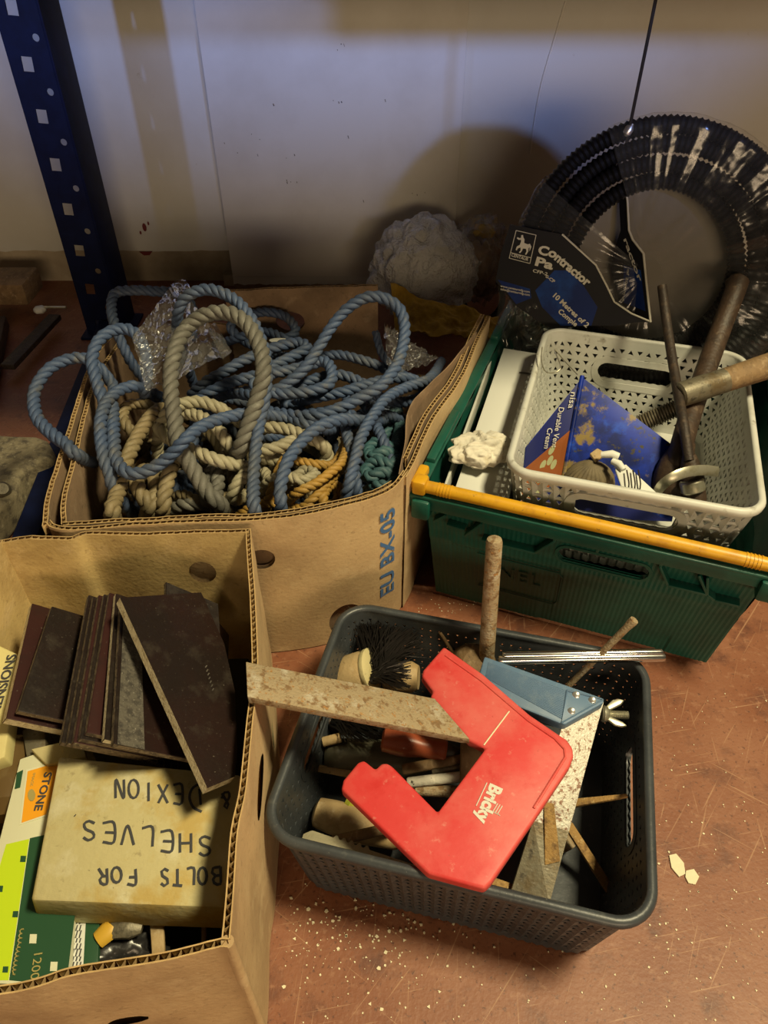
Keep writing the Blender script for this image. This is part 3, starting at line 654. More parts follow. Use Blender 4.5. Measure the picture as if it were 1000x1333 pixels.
# yellow rope
rope('yellow_rope', 'yellow-orange rope tangled at the front of the box', L_((344,672,.14),(352,645,.195),(362,615,.205),(372,598,.205),(390,601,.21),(416,605,.21),(436,603,.20),(450,575,.205),(447,560,.20),(452,578,.215),(446,600,.225),(430,615,.225),(410,630,.22),(388,641,.215),(376,655,.19),(392,662,.19),(412,645,.205),(440,615,.205),(455,600,.20),(450,640,.16),(430,665,.17),(420,652,.20),(428,634,.20),(440,632,.195),(447,650,.17),(452,670,.13)), .0068, M['rope_yellow'], pitch=.026)
rope('yellow_rope', 'dull gold rope lying lowest against the front panel', L_((310,672,.16),(330,660,.175),(355,655,.185),(380,662,.18),(410,664,.18),(440,650,.17),(425,630,.15),(360,645,.15),(320,660,.14)), .0068, M['rope_yellow'], pitch=.026)
# teal rope: small wound hank in the right corner
rope('teal_rope', 'teal rope wound into a hank in the right front corner', L_((470,650,.12),(478,640,.17),(492,632,.20),(508,634,.20),(512,622,.20),(498,614,.21),(482,622,.205),(476,612,.20),(490,600,.21),(510,606,.21),(516,596,.20),(500,588,.21),(484,596,.205),(480,584,.20),(494,575,.205),(512,584,.20),(520,560,.17),(516,530,.15),(505,560,.16),(492,590,.15)), .0085, M['rope_teal'], pitch=.034)
# blue ropes
rb_ = M['rope_blue']
rope('blue_rope', 'blue rope arching high behind the grey loop and hanging down the front', L_((252,500,.16),(236,450,.25),(231,412,.32),(243,386,.35),(272,377,.36),(305,390,.355),(330,420,.34),(346,465,.315),(346,510,.29),(339,545,.265),(333,585,.25),(330,625,.24),(331,664,.235),(338,690,.16)), .0082, rb_, pitch=.036)
rope('blue_rope', 'blue rope loop sagging outside the left panel of the box', L_((200,520,.15),(189,514,.23),(192,478,.27),(185,446,.29),(168,429,.30),(145,431,.30),(126,447,.295),(120,472,.28),(131,512,.26),(139,528,.25),(148,505,.24),(130,480,.265),(112,467,.28),(88,468,.28),(62,482,.275),(45,510,.262),(47,540,.255),(62,560,.252),(84,577,.250),(100,592,.245),(118,602,.19),(130,600,.14)), .0085, rb_, pitch=.038)
rope('blue_rope', 'blue rope curving up beside the steel upright at the back left', L_((196,505,.18),(170,470,.23),(152,430,.27),(145,402,.285),(150,382,.295),(170,378,.30),(200,379,.30),(228,382,.30),(250,400,.28),(250,440,.22)), .0080, rb_, pitch=.036)
rope('blue_rope', 'blue rope in long double bight inside the left panel', L_((215,520,.16),(182,504,.25),(160,506,.262),(140,522,.265),(131,550,.262),(134,590,.25),(142,614,.24),(150,640,.22),(175,668,.17),(182,650,.17),(152,600,.235),(144,555,.25),(147,528,.252),(148,570,.252),(152,600,.248),(168,616,.248),(192,613,.25),(216,598,.26),(240,574,.28),(258,558,.28),(285,546,.275),(320,539,.265),(350,540,.24),(375,545,.23),(400,552,.235),(425,560,.22),(450,555,.18)), .0082, rb_, pitch=.037)
rope('blue_rope', 'blue rope rising in one wide arch at the right rear of the box', L_((300,545,.17),(335,535,.215),(383,541,.235),(415,541,.245),(445,530,.25),(475,515,.26),(500,498,.27),(519,470,.28),(527,432,.30),(521,404,.32),(500,388,.335),(475,388,.335),(450,404,.32),(430,428,.30),(415,452,.28),(396,480,.26),(367,504,.24),(335,515,.23),(300,512,.21),(270,525,.16)), .0084, rb_, pitch=.038)
rope('blue_rope', 'blue rope draped in a curve down the front right of the box', L_((366,690,.15),(366,660,.225),(365,636,.24),(373,604,.25),(390,578,.255),(415,556,.26),(445,546,.255),(475,548,.23),(500,545,.18),(480,520,.16)), .0082, rb_, pitch=.037)
rope('blue_rope', 'blue-grey rope hanging in two strands near the right front corner', L_((575,470,.15),(560,492,.225),(530,504,.24),(505,517,.25),(485,542,.25),(470,570,.245),(462,600,.235),(455,628,.225),(450,650,.20),(455,668,.14),(464,655,.18),(463,630,.215),(458,590,.225),(451,560,.225),(448,535,.21),(460,510,.18),(480,535,.19),(495,565,.21),(506,590,.205),(512,612,.19),(510,640,.13)), .0078, rb_, pitch=.034)
rope('blue_rope', 'blue rope bundle lying flat across the rear of the box', L_((195,520,.15),(240,528,.20),(270,512,.225),(300,498,.235),(330,490,.24),(360,485,.245),(395,478,.245),(420,470,.25),(432,482,.25),(428,500,.245),(400,510,.24),(360,512,.235),(330,500,.235),(350,480,.24),(385,462,.245),(400,452,.25),(385,446,.25),(350,455,.245),(320,468,.24),(290,485,.23),(265,500,.22),(250,520,.19),(290,545,.16)), .0085, rb_, pitch=.038)
rope('blue_rope', 'blue rope lying loosely against the raised rear panel', L_((280,450,.19),(310,440,.225),(345,432,.235),(372,440,.235),(385,430,.24),(372,412,.25),(345,406,.255),(318,412,.245),(300,425,.235),(320,445,.22),(360,462,.215),(400,466,.225),(440,462,.235),(475,470,.235),(500,480,.22),(530,500,.17)), .0078, rb_, pitch=.035)
rope('blue_rope', 'dusty blue rope snaking across the right rear of the heap', L_((380,530,.15),(400,520,.215),(440,512,.23),(480,500,.235),(515,492,.235),(540,495,.22),(552,510,.20),(535,522,.20),(500,520,.215),(470,498,.225),(440,488,.23),(405,495,.225),(380,510,.215),(372,528,.20),(400,538,.20),(440,535,.205),(470,545,.20),(495,540,.20),(520,545,.17)), .0082, rb_, pitch=.037)
rope('blue_rope', 'short blue rope tail pointing up in front of the rear panel', L_((489,432,.27),(492,445,.255),(498,462,.24),(512,478,.225),(530,490,.19)), .0062, rb_, pitch=.03)
random.seed(21)
deep = ['under the tall grey loop', 'in the middle under the cream rope', 'near the right panel', 'under the blue arches at the rear', 'behind the left panel']
def rope3(pts3, r, m, name, label):
    global P
    keep = P; P = lambda a, c, z: V((a, c, z)); o = rope(name, label, [tuple(p) for p in pts3], r, m, pitch=r*4.4, n=5); P = keep; return o
for k in range(5):      # the deep layer that fills the box below
    cx, cy = (-.30+.075*k, .80+.06*math.sin(k*2.1)); pts = []
    for q in range(34):
        a = q*1.05+k; rr = .11+.05*math.sin(q*1.7+k)
        y = max(.71, min(1.03, cy+.03+rr*1.15*math.sin(a))); x = max(-.36, min(-.03+(y-.71)*.3, cx+rr*math.cos(a))); pts.append(V((x, y, .05+.13*((q*7+k*3)%13)/13)))
    rope3(pts, .0085, rb_ if k % 3 else M['rope_tan'], 'blue_rope' if k % 3 else 'tan_rope', ('dusty blue rope tangled deep ' if k % 3 else 'tan rope tangled deep ') + deep[k])
# ------------------------------------------------------------------ clear bags on the ropes
def sheet(name, corners, mt, amp, freq, nu, nv, parent=None, seed=0, solid=0, bulge=0):
    a, c, d, e = [V(p) for p in corners]; nn = (c-a).cross(e-a).normalized(); b = MB()
    def f(u, v):
        p = a.lerp(c, u).lerp(e.lerp(d, u), v); w = noise.turbulence(V((u*freq, v*freq, seed)), 4, True)-.5
        w2 = abs(noise.noise(V((u*freq*.7+v*freq*.5, seed+3, 0))))
        return p + nn*(amp*w + amp*.8*w2 + bulge*math.sin(math.pi*u)*math.sin(math.pi*v)) + V((noise.noise(V((u*6, v*6, seed+8))), noise.noise(V((u*6, v*6, seed+12))), 0))*amp*.3
    b.grid(f, nu, nv); return b.build(name, mt, parent, smooth=75, solid=solid)
t = thing('zip_bag', 'clear plastic zip bag lying across the blue ropes', 'plastic bag', P(215,440,.29))
sheet('pouch', [P(172,440,.305), P(228,365,.325), P(300,460,.30), P(190,510,.27)], M['film2'], .010, 7, 50, 50, t, 3)
sheet('seal_strip', [P(222,371,.330), P(240,362,.333), P(250,378,.330), P(232,386,.328)], M['film2'], .003, 5, 14, 14, t, 5)
sheet('seal_strip', [P(268,424,.325), P(280,420,.325), P(302,458,.312), P(290,468,.308)], M['film2'], .003, 5, 14, 14, t, 6)
o = sheet('plastic_bag', [P(500,420,.27), P(525,440,.255), P(570,468,.215), P(505,492,.235)], M['film2'], .014, 6, 36, 36, None, 9); tag(o, 'crumpled clear plastic bag beside the right panel of the rope box', 'plastic bag')
# white oval tag lying on the ropes at the back
b = MB(); c = P(363,444,.245); b.prism([c + V((.015*math.cos(a*.45), .007*math.sin(a*.45), 0)) for a in range(14)], (0,0,.002)); tag(b.build('plastic_tag', M['white_pl'], bevel=.0006), 'small white oval tag on ropes by the rear panel', 'tag')
# ================================================================== contents of the front left box
def slab(name, near, far, w, t, label, face='phenolic', edge='phen_edge', group=None, cat='plate', bev=.0006):
    n_, f_, w = V(near), V(far), V(w); nn = (f_-n_).cross(w).normalized()
    if nn.z < 0: nn = -nn
    b = MB(); q = [n_, f_, f_+w, n_+w]
    vs = q + [p - nn*t for p in q]
    b.add(vs, [(0,1,2,3), (4,7,6,5)], 0); b.add(vs, [(0,4,5,1),(1,5,6,2),(2,6,7,3),(3,7,4,0)], 1)
    o = b.build(name, [M[face], M[edge]], smooth=30, weld=1e-5, bevel=bev, seg=1); return tag(o, label, cat, group)
gp = 'dark plates in the front left box'
W0 = V((.74, .16, -.62)).normalized()
slab('phenolic_plate', P(8,935,.200), P(42,785,.205), W0*.085, .010, 'maroon plate lying leftmost and lowest of the dark plates', 'phen_red', 'pale_edge', gp)
o = slab('phenolic_plate', P(23,925,.206), P(68,789,.211), W0*.085, .007, 'dark plate with scuffed border lying on the leftmost maroon plate', 'phenolic', 'phen_edge', gp)
edges = [((116,774),(80,966)), ((122,776),(88,967)), ((129,774),(96,966)), ((136,773),(104,961)), ((143,771),(113,953)), ((151,772),(136,962)), ((158,777),(148,968))]
ordn = ['first', 'second', 'third', 'fourth', 'fifth', 'sixth']
for k, (f, n_) in enumerate(edges):
    last = k == 6
    o = slab('phenolic_plate', P(n_[0], n_[1], .214+.0035*k), P(f[0], f[1], .217+.0035*k), W0*(.095 if not last else .078), .0062,
         ('topmost leaning plate of the middle stack, with a grey scuffed strip' if last else ordn[k]+' dark plate from the left in the leaning middle stack'),
         'phen_red' if k in (4, 2) else 'phenolic', 'phen_edge' if k != 5 else 'pale_edge', gp)
    if last:
        n0, f0 = P(n_[0], n_[1], .214+.0035*k), P(f[0], f[1], .217+.0035*k); nn = (f0-n0).cross(W0).normalized(); nn = nn if nn.z > 0 else -nn
        b = MB(); b.prism([n0+nn*.0002+W0*.003, f0+nn*.0002+W0*.003, f0+nn*.0002+W0*.020, n0+nn*.0002+W0*.028], nn*.0006); b.build('scuffed_strip', M['phen_worn'], o, smooth=None)
for k in range(5):
    slab('phenolic_plate', P(196+9*k, 990+4*k, .172-.003*k), P(203+8*k, 895+6*k, .178-.003*k), W0*.055, .0055, ordn[k]+' small dark plate from the left in the low stack under the big slab', 'phenolic', 'phen_edge', gp)
slab('phenolic_plate', P(217,800,.222), P(216,757,.232), V((.05,.0,-.035)), .006, 'dark plate tip poking up behind the big tilted slab', 'phenolic', 'phen_edge', gp)
slab('phenolic_plate', P(250,960,.15), P(262,780,.185), V((.026,-.01,-.05)), .006, 'dark plate in shadow against the right panel, under the big slab', 'phenolic', 'phen_edge', gp)
slab('wood_block', P(193,905,.196), P(190,875,.200), V((.03,.006,-.014)), .02, 'rough wooden offcut wedged under the big tilted slab', 'wood', 'wood', None, 'offcut')
A, B_, D_ = P(156,778,.266), P(270,1026,.226), P(262,771,.218)
bn = nrm(B_, A, D_); bn = bn if bn.z > 0 else -bn
bp = [onplane(x, y, A, bn) for x, y in ((270,1026),(156,778),(262,771),(292,838),(306,900),(309,975),(308,1011))]
for p in bp: p.x = min(p.x, -.128)
b = MB(); K_ = len(bp); vs = bp + [p - bn*.009 for p in bp]
b.add(vs, [tuple(range(K_)), tuple(range(2*K_-1, K_-1, -1))], 0); b.add(vs, [(k, (k+1)%K_, K_+(k+1)%K_, K_+k) for k in range(K_)], 1)
big = tag(b.build('phenolic_plate', [M['phenolic'], M['pale_edge']], smooth=30, weld=1e-5), 'largest dark slab with pale left edge, tilted over the other plates', 'plate', gp)
bn = (A-B_).cross(D_-A).normalized(); bn = bn if bn.z > 0 else -bn
b = MB()
for k in range(7):
    c = onplane(268+k*1.5, 868+k*5, A, bn) + bn*.0004; b.box(c, (.0028,.0012,.0004), (.3,.95,0), (.95,-.3,0), bn)
o = b.build('worn_lettering', M['phen_worn'], big, smooth=None); o['kind'] = 'stuff'
# ------------------------------------------------------------------ yellowed carton with hand lettering
ct = thing('small_carton', 'yellowed flat carton hand-lettered in black felt pen', 'carton', P(180,1090,.10))
q = [P(76,984,.176), P(314,1008,.172), P(292,1182,.168), P(40,1172,.172)]
q[2] = onplane(292,1182,q[0],nrm(q[0],q[1],q[3]))
cn = (q[1]-q[0]).cross(q[3]-q[0]).normalized(); cn = cn if cn.z > 0 else -cn
b = MB(); low = [q[0]-cn*.042, q[1]-cn*.042, q[2]-cn*.042+V((.001,-.003,0)), q[3]-cn*.042+V((-.006,-.003,0))]
b.add(q+low, [(0,1,2,3),(7,6,5,4),(0,4,5,1),(1,5,6,2),(2,6,7,3),(3,7,4,0)]); b.build('body', M['kraft'], ct, bevel=.003)
F = {'B': [[(0,0),(0,1),(.6,.95),(.7,.75),(.5,.55),(0,.5)],[(.5,.5),(.8,.35),(.7,.08),(0,0)]], 'O': [[(.5+.42*math.cos(a*.52),.5+.5*math.sin(a*.52)) for a in range(13)]],
 'L': [[(.1,1),(.1,0),(.75,.05)]], 'T': [[(0,1),(.9,.95)],[(.45,1),(.45,0)]], 'S': [[(.8,.85),(.5,1),(.15,.85),(.2,.6),(.65,.42),(.75,.15),(.45,0),(.1,.12)]],
 'F': [[(.1,0),(.1,1),(.8,.97)],[(.1,.52),(.65,.54)]], 'R': [[(.1,0),(.1,1),(.6,.95),(.7,.72),(.5,.52),(.1,.48)],[(.4,.5),(.8,0)]], 'H': [[(.1,0),(.1,1)],[(.8,0),(.8,1)],[(.1,.5),(.8,.52)]],
 'E': [[(.8,1),(.1,1),(.1,0),(.8,.02)],[(.1,.52),(.65,.5)]], 'V': [[(.05,1),(.45,0),(.85,1)]], 'X': [[(.05,1),(.85,0)],[(.85,1),(.05,0)]], 'I': [[(.45,1),(.45,0)]],
 'N': [[(.1,0),(.12,1),(.75,0),(.8,1)]], 'D': [[(.3,-.1),(.75,.1),(.95,.5),(.75,.95),(.3,1.15)],[(.35,.85),(.42,.15)]], '&': [[(.8,.1),(.3,.75),(.4,1),(.6,.85),(.2,.3),(.3,.02),(.6,.05),(.8,.4)]], '.': [[(.4,.05),(.5,0)]], ' ': []}
def handline(s, x0, x1, y0, y1, hgt):
    """upside-down line of capitals from image right x0 to left x1"""
    n = len(s)
    for k, ch in enumerate(s):
        xa = x0 + (x1-x0)*k/n; wd = (x1-x0)/n*.82; yc = y0+(y1-y0)*k/n + random.uniform(-1.5,1.5); b = MB()
        for st in F[ch]:
            pts = [onplane(xa+u*wd, yc+(v-.5)*hgt, q[0]+cn*.0004, cn) for u, v in st]
            b.tube(spline(pts, .002), .0013, 6, flat=.25, up0=cn)
        if F[ch]: b.build('pen_letter', M['ink'], ct)
random.seed(5)
handline('BOLTS', 287, 204, 1139, 1142, 22); handline('FOR', 178, 122, 1140, 1141, 20)
handline('SHELVES', 276, 100, 1100, 1078, 25); handline('.', 101, 92, 1066, 1066, 10)
handline('&', 302, 282, 1043, 1043, 22); handline('D', 270, 240, 1038, 1036, 30); handline('EXION', 238, 144, 1034, 1024, 24)
# ------------------------------------------------------------------ printed cartons at the left
pc = thing('printed_carton', 'white, lime and dark green printed carton by the left edge', 'carton', P(20,1120,.08))
qs = [P(26,988,.152), P(112,958,.150), P(86,1285,.146), P(-48,1278,.148)]
qs[2] = onplane(86,1285,qs[0],nrm(qs[0],qs[1],qs[3]))
pn = (qs[1]-qs[0]).cross(qs[3]-qs[0]).normalized(); pn = pn if pn.z > 0 else -pn
b = MB(); b.prism(qs, -pn*.055); b.build('body', M['pack_white'], pc, bevel=.001)
def pr(pts, mt, name, h=.0003, par=None):
    b = MB(); b.prism([onplane(x, y, qs[0]+pn*h, pn) for x, y in pts], -pn*(h+.0002)); return b.build(name, mt, par or pc, smooth=None)
pr([(8,1099),(38,1092),(11,1276),(-44,1276)], M['lime'], 'lime_panel')
pr([(39,1091),(112,1075),(86,1283),(12,1276)], M['dgreen'], 'green_panel')
pr([(34,1002),(84,988),(62,1062),(25,1074)], M['pack_white'], 'label_border', .0006)
pr([(36,1004),(80,991),(60,1060),(28,1071)], M['orange'], 'orange_label', .0009)
pr([(55,978),(78,972),(76,986),(54,992)], M['lime'], 'lime_corner', .0006); pr([(22,1006),(30,1002),(26,1025),(19,1027)], M['dgreen'], 'corner_mark', .0006)
for x, y in ((30,1118),(20,1190),(0,1157),(7,1262)): pr([(x-3,y-4),(x+4,y-4),(x+3,y+4),(x-4,y+4)], M['dgreen'], 'printed_dot', .0006)
for x, y in ((43,1222),(70,1258)): pr([(x-4,y-6),(x+5,y-6),(x+4,y+6),(x-5,y+6)], M['pack_white'], 'printed_dot', .0008)
def ptext(name, s, a, c, hpx, mt, par, pt, n_, upsign=1, bold=0, h=.0012):
    """text from pixel a to pixel c laid on the plane, letters hpx pixels tall"""
    A_, C_ = onplane(*a, pt, n_), onplane(*c, pt, n_); x = (C_-A_); y = n_.cross(x).normalized(); x_ = x.normalized()
    mid = (A_+C_)/2; sz = hpx*(mid-CAM).dot(V((0,CP,-SP)))/FPX/.72
    return text(name, s, sz, mid + n_*h, x_, y, mt, par, bold=bold*sz, ext=.0001, width=x.length)
ptext('title_print', 'STONE', (63,1006), (49,1056), 10, M['ink'], pc, qs[0], pn, bold=.03)
ptext('edition_print', 'IMAGE', (45,1007), (41,1024), 3.5, M['gold'], pc, qs[0], pn)
ptext('number_print', '1200', (50,1240), (45,1274), 11, M['gold'], pc, qs[0], pn)
b = MB()
b.tube([onplane(29-12*k/60+2.6*math.sin(k*1.1)*(1 if k % 7 else .3), 1208+62*k/60+1.5*math.cos(k*1.1), qs[0]+pn*.0009, pn) for k in range(61)], .0005, 5); b.build('script_print', M['gold'], pc)
b = MB(); b.prism([onplane(41+5*math.cos(a*.6), 1035+8*math.sin(a*.6), qs[0]+pn*.0014, pn) for a in range(11)], -pn*.0004); b.build('label_seal', M['gold'], pc, smooth=None)
pc2 = thing('printed_carton', 'dark green carton end with a pale small-print label, under the yellowed carton', 'carton', P(98,1240,.06))
q2 = [P(76,1190,.130), P(130,1190,.130), P(126,1290,.130), P(72,1290,.130)]
b = MB(); b.prism(q2, V((0,0,-.05))); b.build('body', M['dgreen'], pc2, bevel=.001)
b = MB(); b.prism([P(84,1192,.1304), P(112,1192,.1304), P(107,1280,.1304), P(80,1280,.1304)], V((0,0,-.0004))); b.build('paper_label', M['white_card'], pc2, smooth=None)
b = MB()
for k in range(5):
    for r_ in range(9):
        c = P(86+k*4.6, 1200+r_*8, .1310); b.box(c, (.0010,.0034+.0012*((k*3+r_)%3),.0002))
o = b.build('small_print', M['ink'], pc2, smooth=None); o['kind'] = 'stuff'
# ------------------------------------------------------------------ odds and ends in the box
pk = thing('paper_packet', 'cream paper packet with black lettering under the maroon plate', 'packet', P(5,900,.14))
kk = [P(-30,826,.176), P(25,852,.176), P(6,985,.165), P(-45,1010,.165)]; kk[2] = onplane(6,985,kk[0],nrm(kk[0],kk[1],kk[3])); kn = (kk[1]-kk[0]).cross(kk[3]-kk[0]).normalized(); kn = kn if kn.z > 0 else -kn
b = MB(); b.prism(kk, -kn*.02); b.build('body', M['cream_paper'], pk, bevel=.002)
ptext('lettering', 'DIMENSIONS', (-12,950), (17,853), 13, M['ink'], pk, kk[0], kn, bold=.02)
b = MB(); b.lathe(P(18,930,.135), P(6,1066,.125), [(0,.016),(.12,.019),(.2,.016),(.28,.0155),(.34,.022),(.5,.024),(.62,.022),(.68,.024),(.9,.022),(1,.010)], 22)
tag(b.build('plastic_bottle', M['brown_pl']), 'glossy brown ribbed bottle between packet and printed carton', 'bottle')
b = MB(); b.prism([P(28,950,.150), P(58,940,.150), P(60,975,.150), P(34,985,.150)], V((0,0,-.03))); tag(b.build('tin_box', M['steel_dull'], bevel=.002), 'grey tin corner showing below the maroon plate', 'tin')
b = MB(); b.prism([P(40,975,.158), P(105,960,.160), P(112,985,.158), P(60,995,.156)], V((0,0,-.012))); tag(b.build('folded_leaflet', M['kraft'], bevel=.001), 'folded cream leaflet under the plate stack beside the orange label', 'leaflet')
hb = thing('hand_tool', 'yellow-handled grey metal tool at the bottom of the box', 'tool', P(155,1210,.10))
b = MB(); b.tube([P(128,1224,.128), P(140,1213,.130), P(146,1206,.130)], [.0075,.0085,.008], 12, flat=.7); b.build('handle', M['bright_y'], hb)
b = MB(); b.tube([P(146,1210,.130), P(160,1206,.130), P(172,1204,.129), P(186,1206,.128)], [.008,.010,.011,.006], 10, flat=.6); b.build('head', M['steel_dull'], hb, smooth=30)
def blob(name, c, r3, mt, amp, freq, seed, sub=4, parent=None, flatz=None, smooth=70):
    bm = bmesh.new(); bmesh.ops.create_icosphere(bm, subdivisions=sub, radius=1); me = bpy.data.meshes.new(name)
    for v in bm.verts:
        d = v.co.normalized(); w = noise.turbulence(d*freq + V((seed, seed*2, 0)), 4, True)-.6; rdg = 1-abs(noise.noise(d*freq*1.3+V((0, seed, 5))))*1.6
        k = 1 + amp*w + amp*.5*rdg; v.co = V((d.x*r3[0]*k, d.y*r3[1]*k, d.z*r3[2]*k)) + V(c)
        if flatz is not None and v.co.z < flatz: v.co.z = flatz + (v.co.z-flatz)*.05
    bm.to_mesh(me); bm.free(); return link_mesh(name, me, mt, parent, smooth)
tag(blob('polythene_bag', P(150,1248,.095), (.040,.026,.025), M['black_cloth'], .5, 2.2, 3), 'crumpled black polythene bag at the bottom front of the box', 'plastic bag')
b = MB(); b.prism([P(194,1190,.125), P(212,1190,.125), P(215,1250,.115), P(198,1250,.115)], V((0,0,-.006))); tag(b.build('slat_offcut', M['wood_pale'], bevel=.001), 'short pale wooden slat below the yellowed carton', 'slat')
b = MB(); b.prism([P(262,1185,.12), P(268,1185,.12), P(268,1240,.11), P(262,1240,.11)], V((0,0,-.006))); tag(b.build('slat_offcut', M['wood'], bevel=.001), 'thin brown slat beside the right panel, below the yellowed carton', 'slat')
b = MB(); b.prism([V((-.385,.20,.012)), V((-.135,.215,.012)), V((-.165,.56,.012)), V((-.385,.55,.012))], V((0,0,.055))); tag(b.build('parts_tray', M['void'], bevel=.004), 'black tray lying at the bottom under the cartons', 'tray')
# ================================================================== in the green crate
lb = thing('long_carton', 'long white carton lying beside the cream basket', 'carton', P(650,550,.06))
ql = [P(656,453,.190), P(706,461,.190), P(659,649,.186), P(593,634,.186)]
b = MB(); b.prism(ql, V((0,0,-.13))); b.build('body', M['white_card'], lb, bevel=.001)
b = MB(); b.prism([P(676,484,.1904), P(697,486,.1904), P(697,488,.1904), P(676,486,.1904)], V((0,0,.0003))); b.build('torn_edge', M['mark'], lb, smooth=None)
b = MB(); A, B_ = P(643,458,.190), P(579,634,.186); d = (B_-A).normalized(); b.box((A+B_)/2+V((0,0,-.012)), ((B_-A).length, .0035, .026), d, V((0,0,1)).cross(d), (0,0,1))
tag(b.build('plastic_strip', M['white_pl'], bevel=.0008), 'thin white strip on edge between crate wall and long carton', 'strip')
bm = bmesh.new(); bmesh.ops.create_icosphere(bm, subdivisions=6, radius=1); me = bpy.data.meshes.new('paper_rag'); rc = P(626,588,.203)
for v in bm.verts:      # soft wad with gathered folds
    d = v.co.normalized(); f1 = math.sin(9*d.x + 5*d.y + 5*noise.noise(d*1.4 + V((3,0,0)))); f2 = math.sin(17*d.y - 8*d.z + 6*noise.noise(d*2.2 + V((0,7,0))))
    k = .92 + .085*f1*abs(f1)**.3 + .045*f2 + .22*noise.noise(d*1.1 + V((9,2,4))) + .03*noise.noise(d*9)
    v.co = rc + V((d.x*.043*k + .006*d.y, d.y*.036*k, d.z*(.026 if d.z > 0 else .013)*k))
bm.to_mesh(me); bm.free(); tag(link_mesh('paper_rag', me, M['rag'], None, 80), 'crumpled dirty white paper rag on the long carton', 'rag')
b = MB(); b.box(G(.232,.25,.056), (.225,.40,.090), gx, gy); tag(b.build('storage_case', M['black_pl'], bevel=.006), 'black case under the cream basket in the crate', 'case')
# ------------------------------------------------------------------ coil of conduit standing at the rear of the crate
tl = math.radians(12); cnn = (-gy*math.cos(tl) + gz*math.sin(tl)).normalized(); cup = (gz*math.cos(tl) + gy*math.sin(tl)).normalized(); cc = G(.208, .505, .318)
def K(r, a, h): return cc + (gx*math.cos(a) + cup*math.sin(a))*r + cnn*h
coil = thing('conduit_coil', 'black corrugated conduit coil in clear wrap standing behind the cream basket', 'coil', cc - gz*.2)
path = []; turns = 12; n = 360
lay = [(.200,-.026),(.200,0),(.200,.026),(.175,.020),(.175,-.006),(.175,-.030),(.150,-.022),(.150,.004),(.150,.026),(.125,.020),(.125,-.004),(.125,-.028)]
for k in range(turns):
    r0, h0 = lay[k]; r1, h1 = lay[min(k+1, turns-1)]
    for i in range(n):
        f = i/n; g = max(0, (f-.80)/.20); g = g*g*(3-2*g); a = -math.pi/2 + 2*math.pi*f
        path.append(K(r0+(r1-r0)*g + .002*math.sin(a*3+k), a, h0+(h1-h0)*g))
path, _ = resample(path, .0040)
b = MB(); b.tube(path, [.0130 if i % 2 else .0098 for i in range(len(path))], 8); b.build('conduit', M['conduit'], coil, smooth=40)
b = MB(); b.prism([K(.116, 2*math.pi*k/48, -.01) for k in range(48)], -cnn*.002); b.build('backing_disc', M['disc'], coil, smooth=None)
def filmfn(u, v):
    a = math.radians(118) - math.radians(330)*u; r = .02 + .2186*v; h = .046 + .010*math.sin(v*2.6)
    wr = noise.noise(V((a*7, v*1.2, 1))) * .006*v + abs(noise.noise(V((a*13, v*1.5, 7))))*.006*v
    h += wr; 
    if v > .86: k = (v-.86)/.14; h = h*(1-k*k*1.3); r = .208 + .008*math.sin(k*2.2) + wr*.3
    return K(r, a, h)
b = MB(); b.grid(filmfn, 190, 34); b.build('clear_wrap', M['film'], coil, smooth=80)
def film2(u, v):
    p = onplane(648+100*u, 372+95*v+20*u, K(0,0,.062), cnn); return p + cnn*(.012*noise.noise(V((u*4, v*3, 2))) + .006*noise.noise(V((u*11, v*8, 5))))
b = MB(); b.grid(film2, 40, 40); b.build('loose_wrap', M['film'], coil, smooth=80)
sv = thing('card_sleeve', 'black and blue printed card sleeve hanging on the coil', 'label card', K(-.10,0,.07))
s0 = K(0,0,.070); sn = cnn
def S(x, y, h=0): return onplane(x, y, s0+sn*h, sn)
card = [(664,292),(700,299),(732,305),(754,325),(776,345),(790,372),(800,393),(822,408),(848,419),(826,420),(800,424),(760,424),(720,428),(700,418),(672,398),(645,366),(652,330)]
b = MB(); b.prism([S(x,y) for x,y in card], -sn*.0016); b.build('face_panel', M['sleeve'], sv, smooth=None)
b = MB(); b.prism([S(x,y,.0004) for x,y in [(722,352),(740,352),(760,372),(778,400),(770,424),(730,424),(706,400),(697,378)]], -sn*.0005); b.build('blue_panel', M['sleeve_blue'], sv, smooth=None)
b = MB(); b.prism([S(x,y,.0004) for x,y in [(648,364),(690,376),(692,388),(672,396)]], -sn*.0005); b.build('blue_panel', M['sleeve_blue'], sv, smooth=None)
def edge(pts, w, pl, pnn, name='white_edge'):
    b = MB(); b.tube([onplane(x, y, pl, pnn) for x, y in pts], w, 6); return b.build(name, M['print_white'], sv)
edge([(732,305),(754,325),(776,345),(790,372),(800,393),(822,408),(848,419)], .0014, s0+sn*.0006, sn)
q_ = Quaternion(cup, math.radians(-38)); sn2 = (q_ @ cnn).normalized(); s2 = onplane(846, 419, s0, sn)
fl = [(812,226),(817,262),(819,300),(824,312),(838,330),(842,372),(847,419),(824,409),(806,392),(795,350),(797,335),(808,300),(806,262)]
b = MB(); b.prism([onplane(x, y, s2, sn2) for x, y in fl], -sn2*.0016); b.build('folded_panel', M['sleeve'], sv, smooth=None)
edge([(812,226),(817,262),(819,300),(824,312),(838,330),(842,372),(847,419)], .0017, s2+sn2*.0006, sn2)
b = MB(); b.prism([onplane(x, y, s2+sn2*.0005, sn2) for x, y in [(812,345),(834,352),(840,405),(812,394)]], -sn2*.0006); b.build('blue_panel', M['sleeve_blue'], sv, smooth=None)
def st(name, s, a, c, h, bold=0, pl=None, nn=None): return ptext(name, s, a, c, h, M['print_white'], sv, pl or s0, nn or sn, bold=bold, h=.0011)
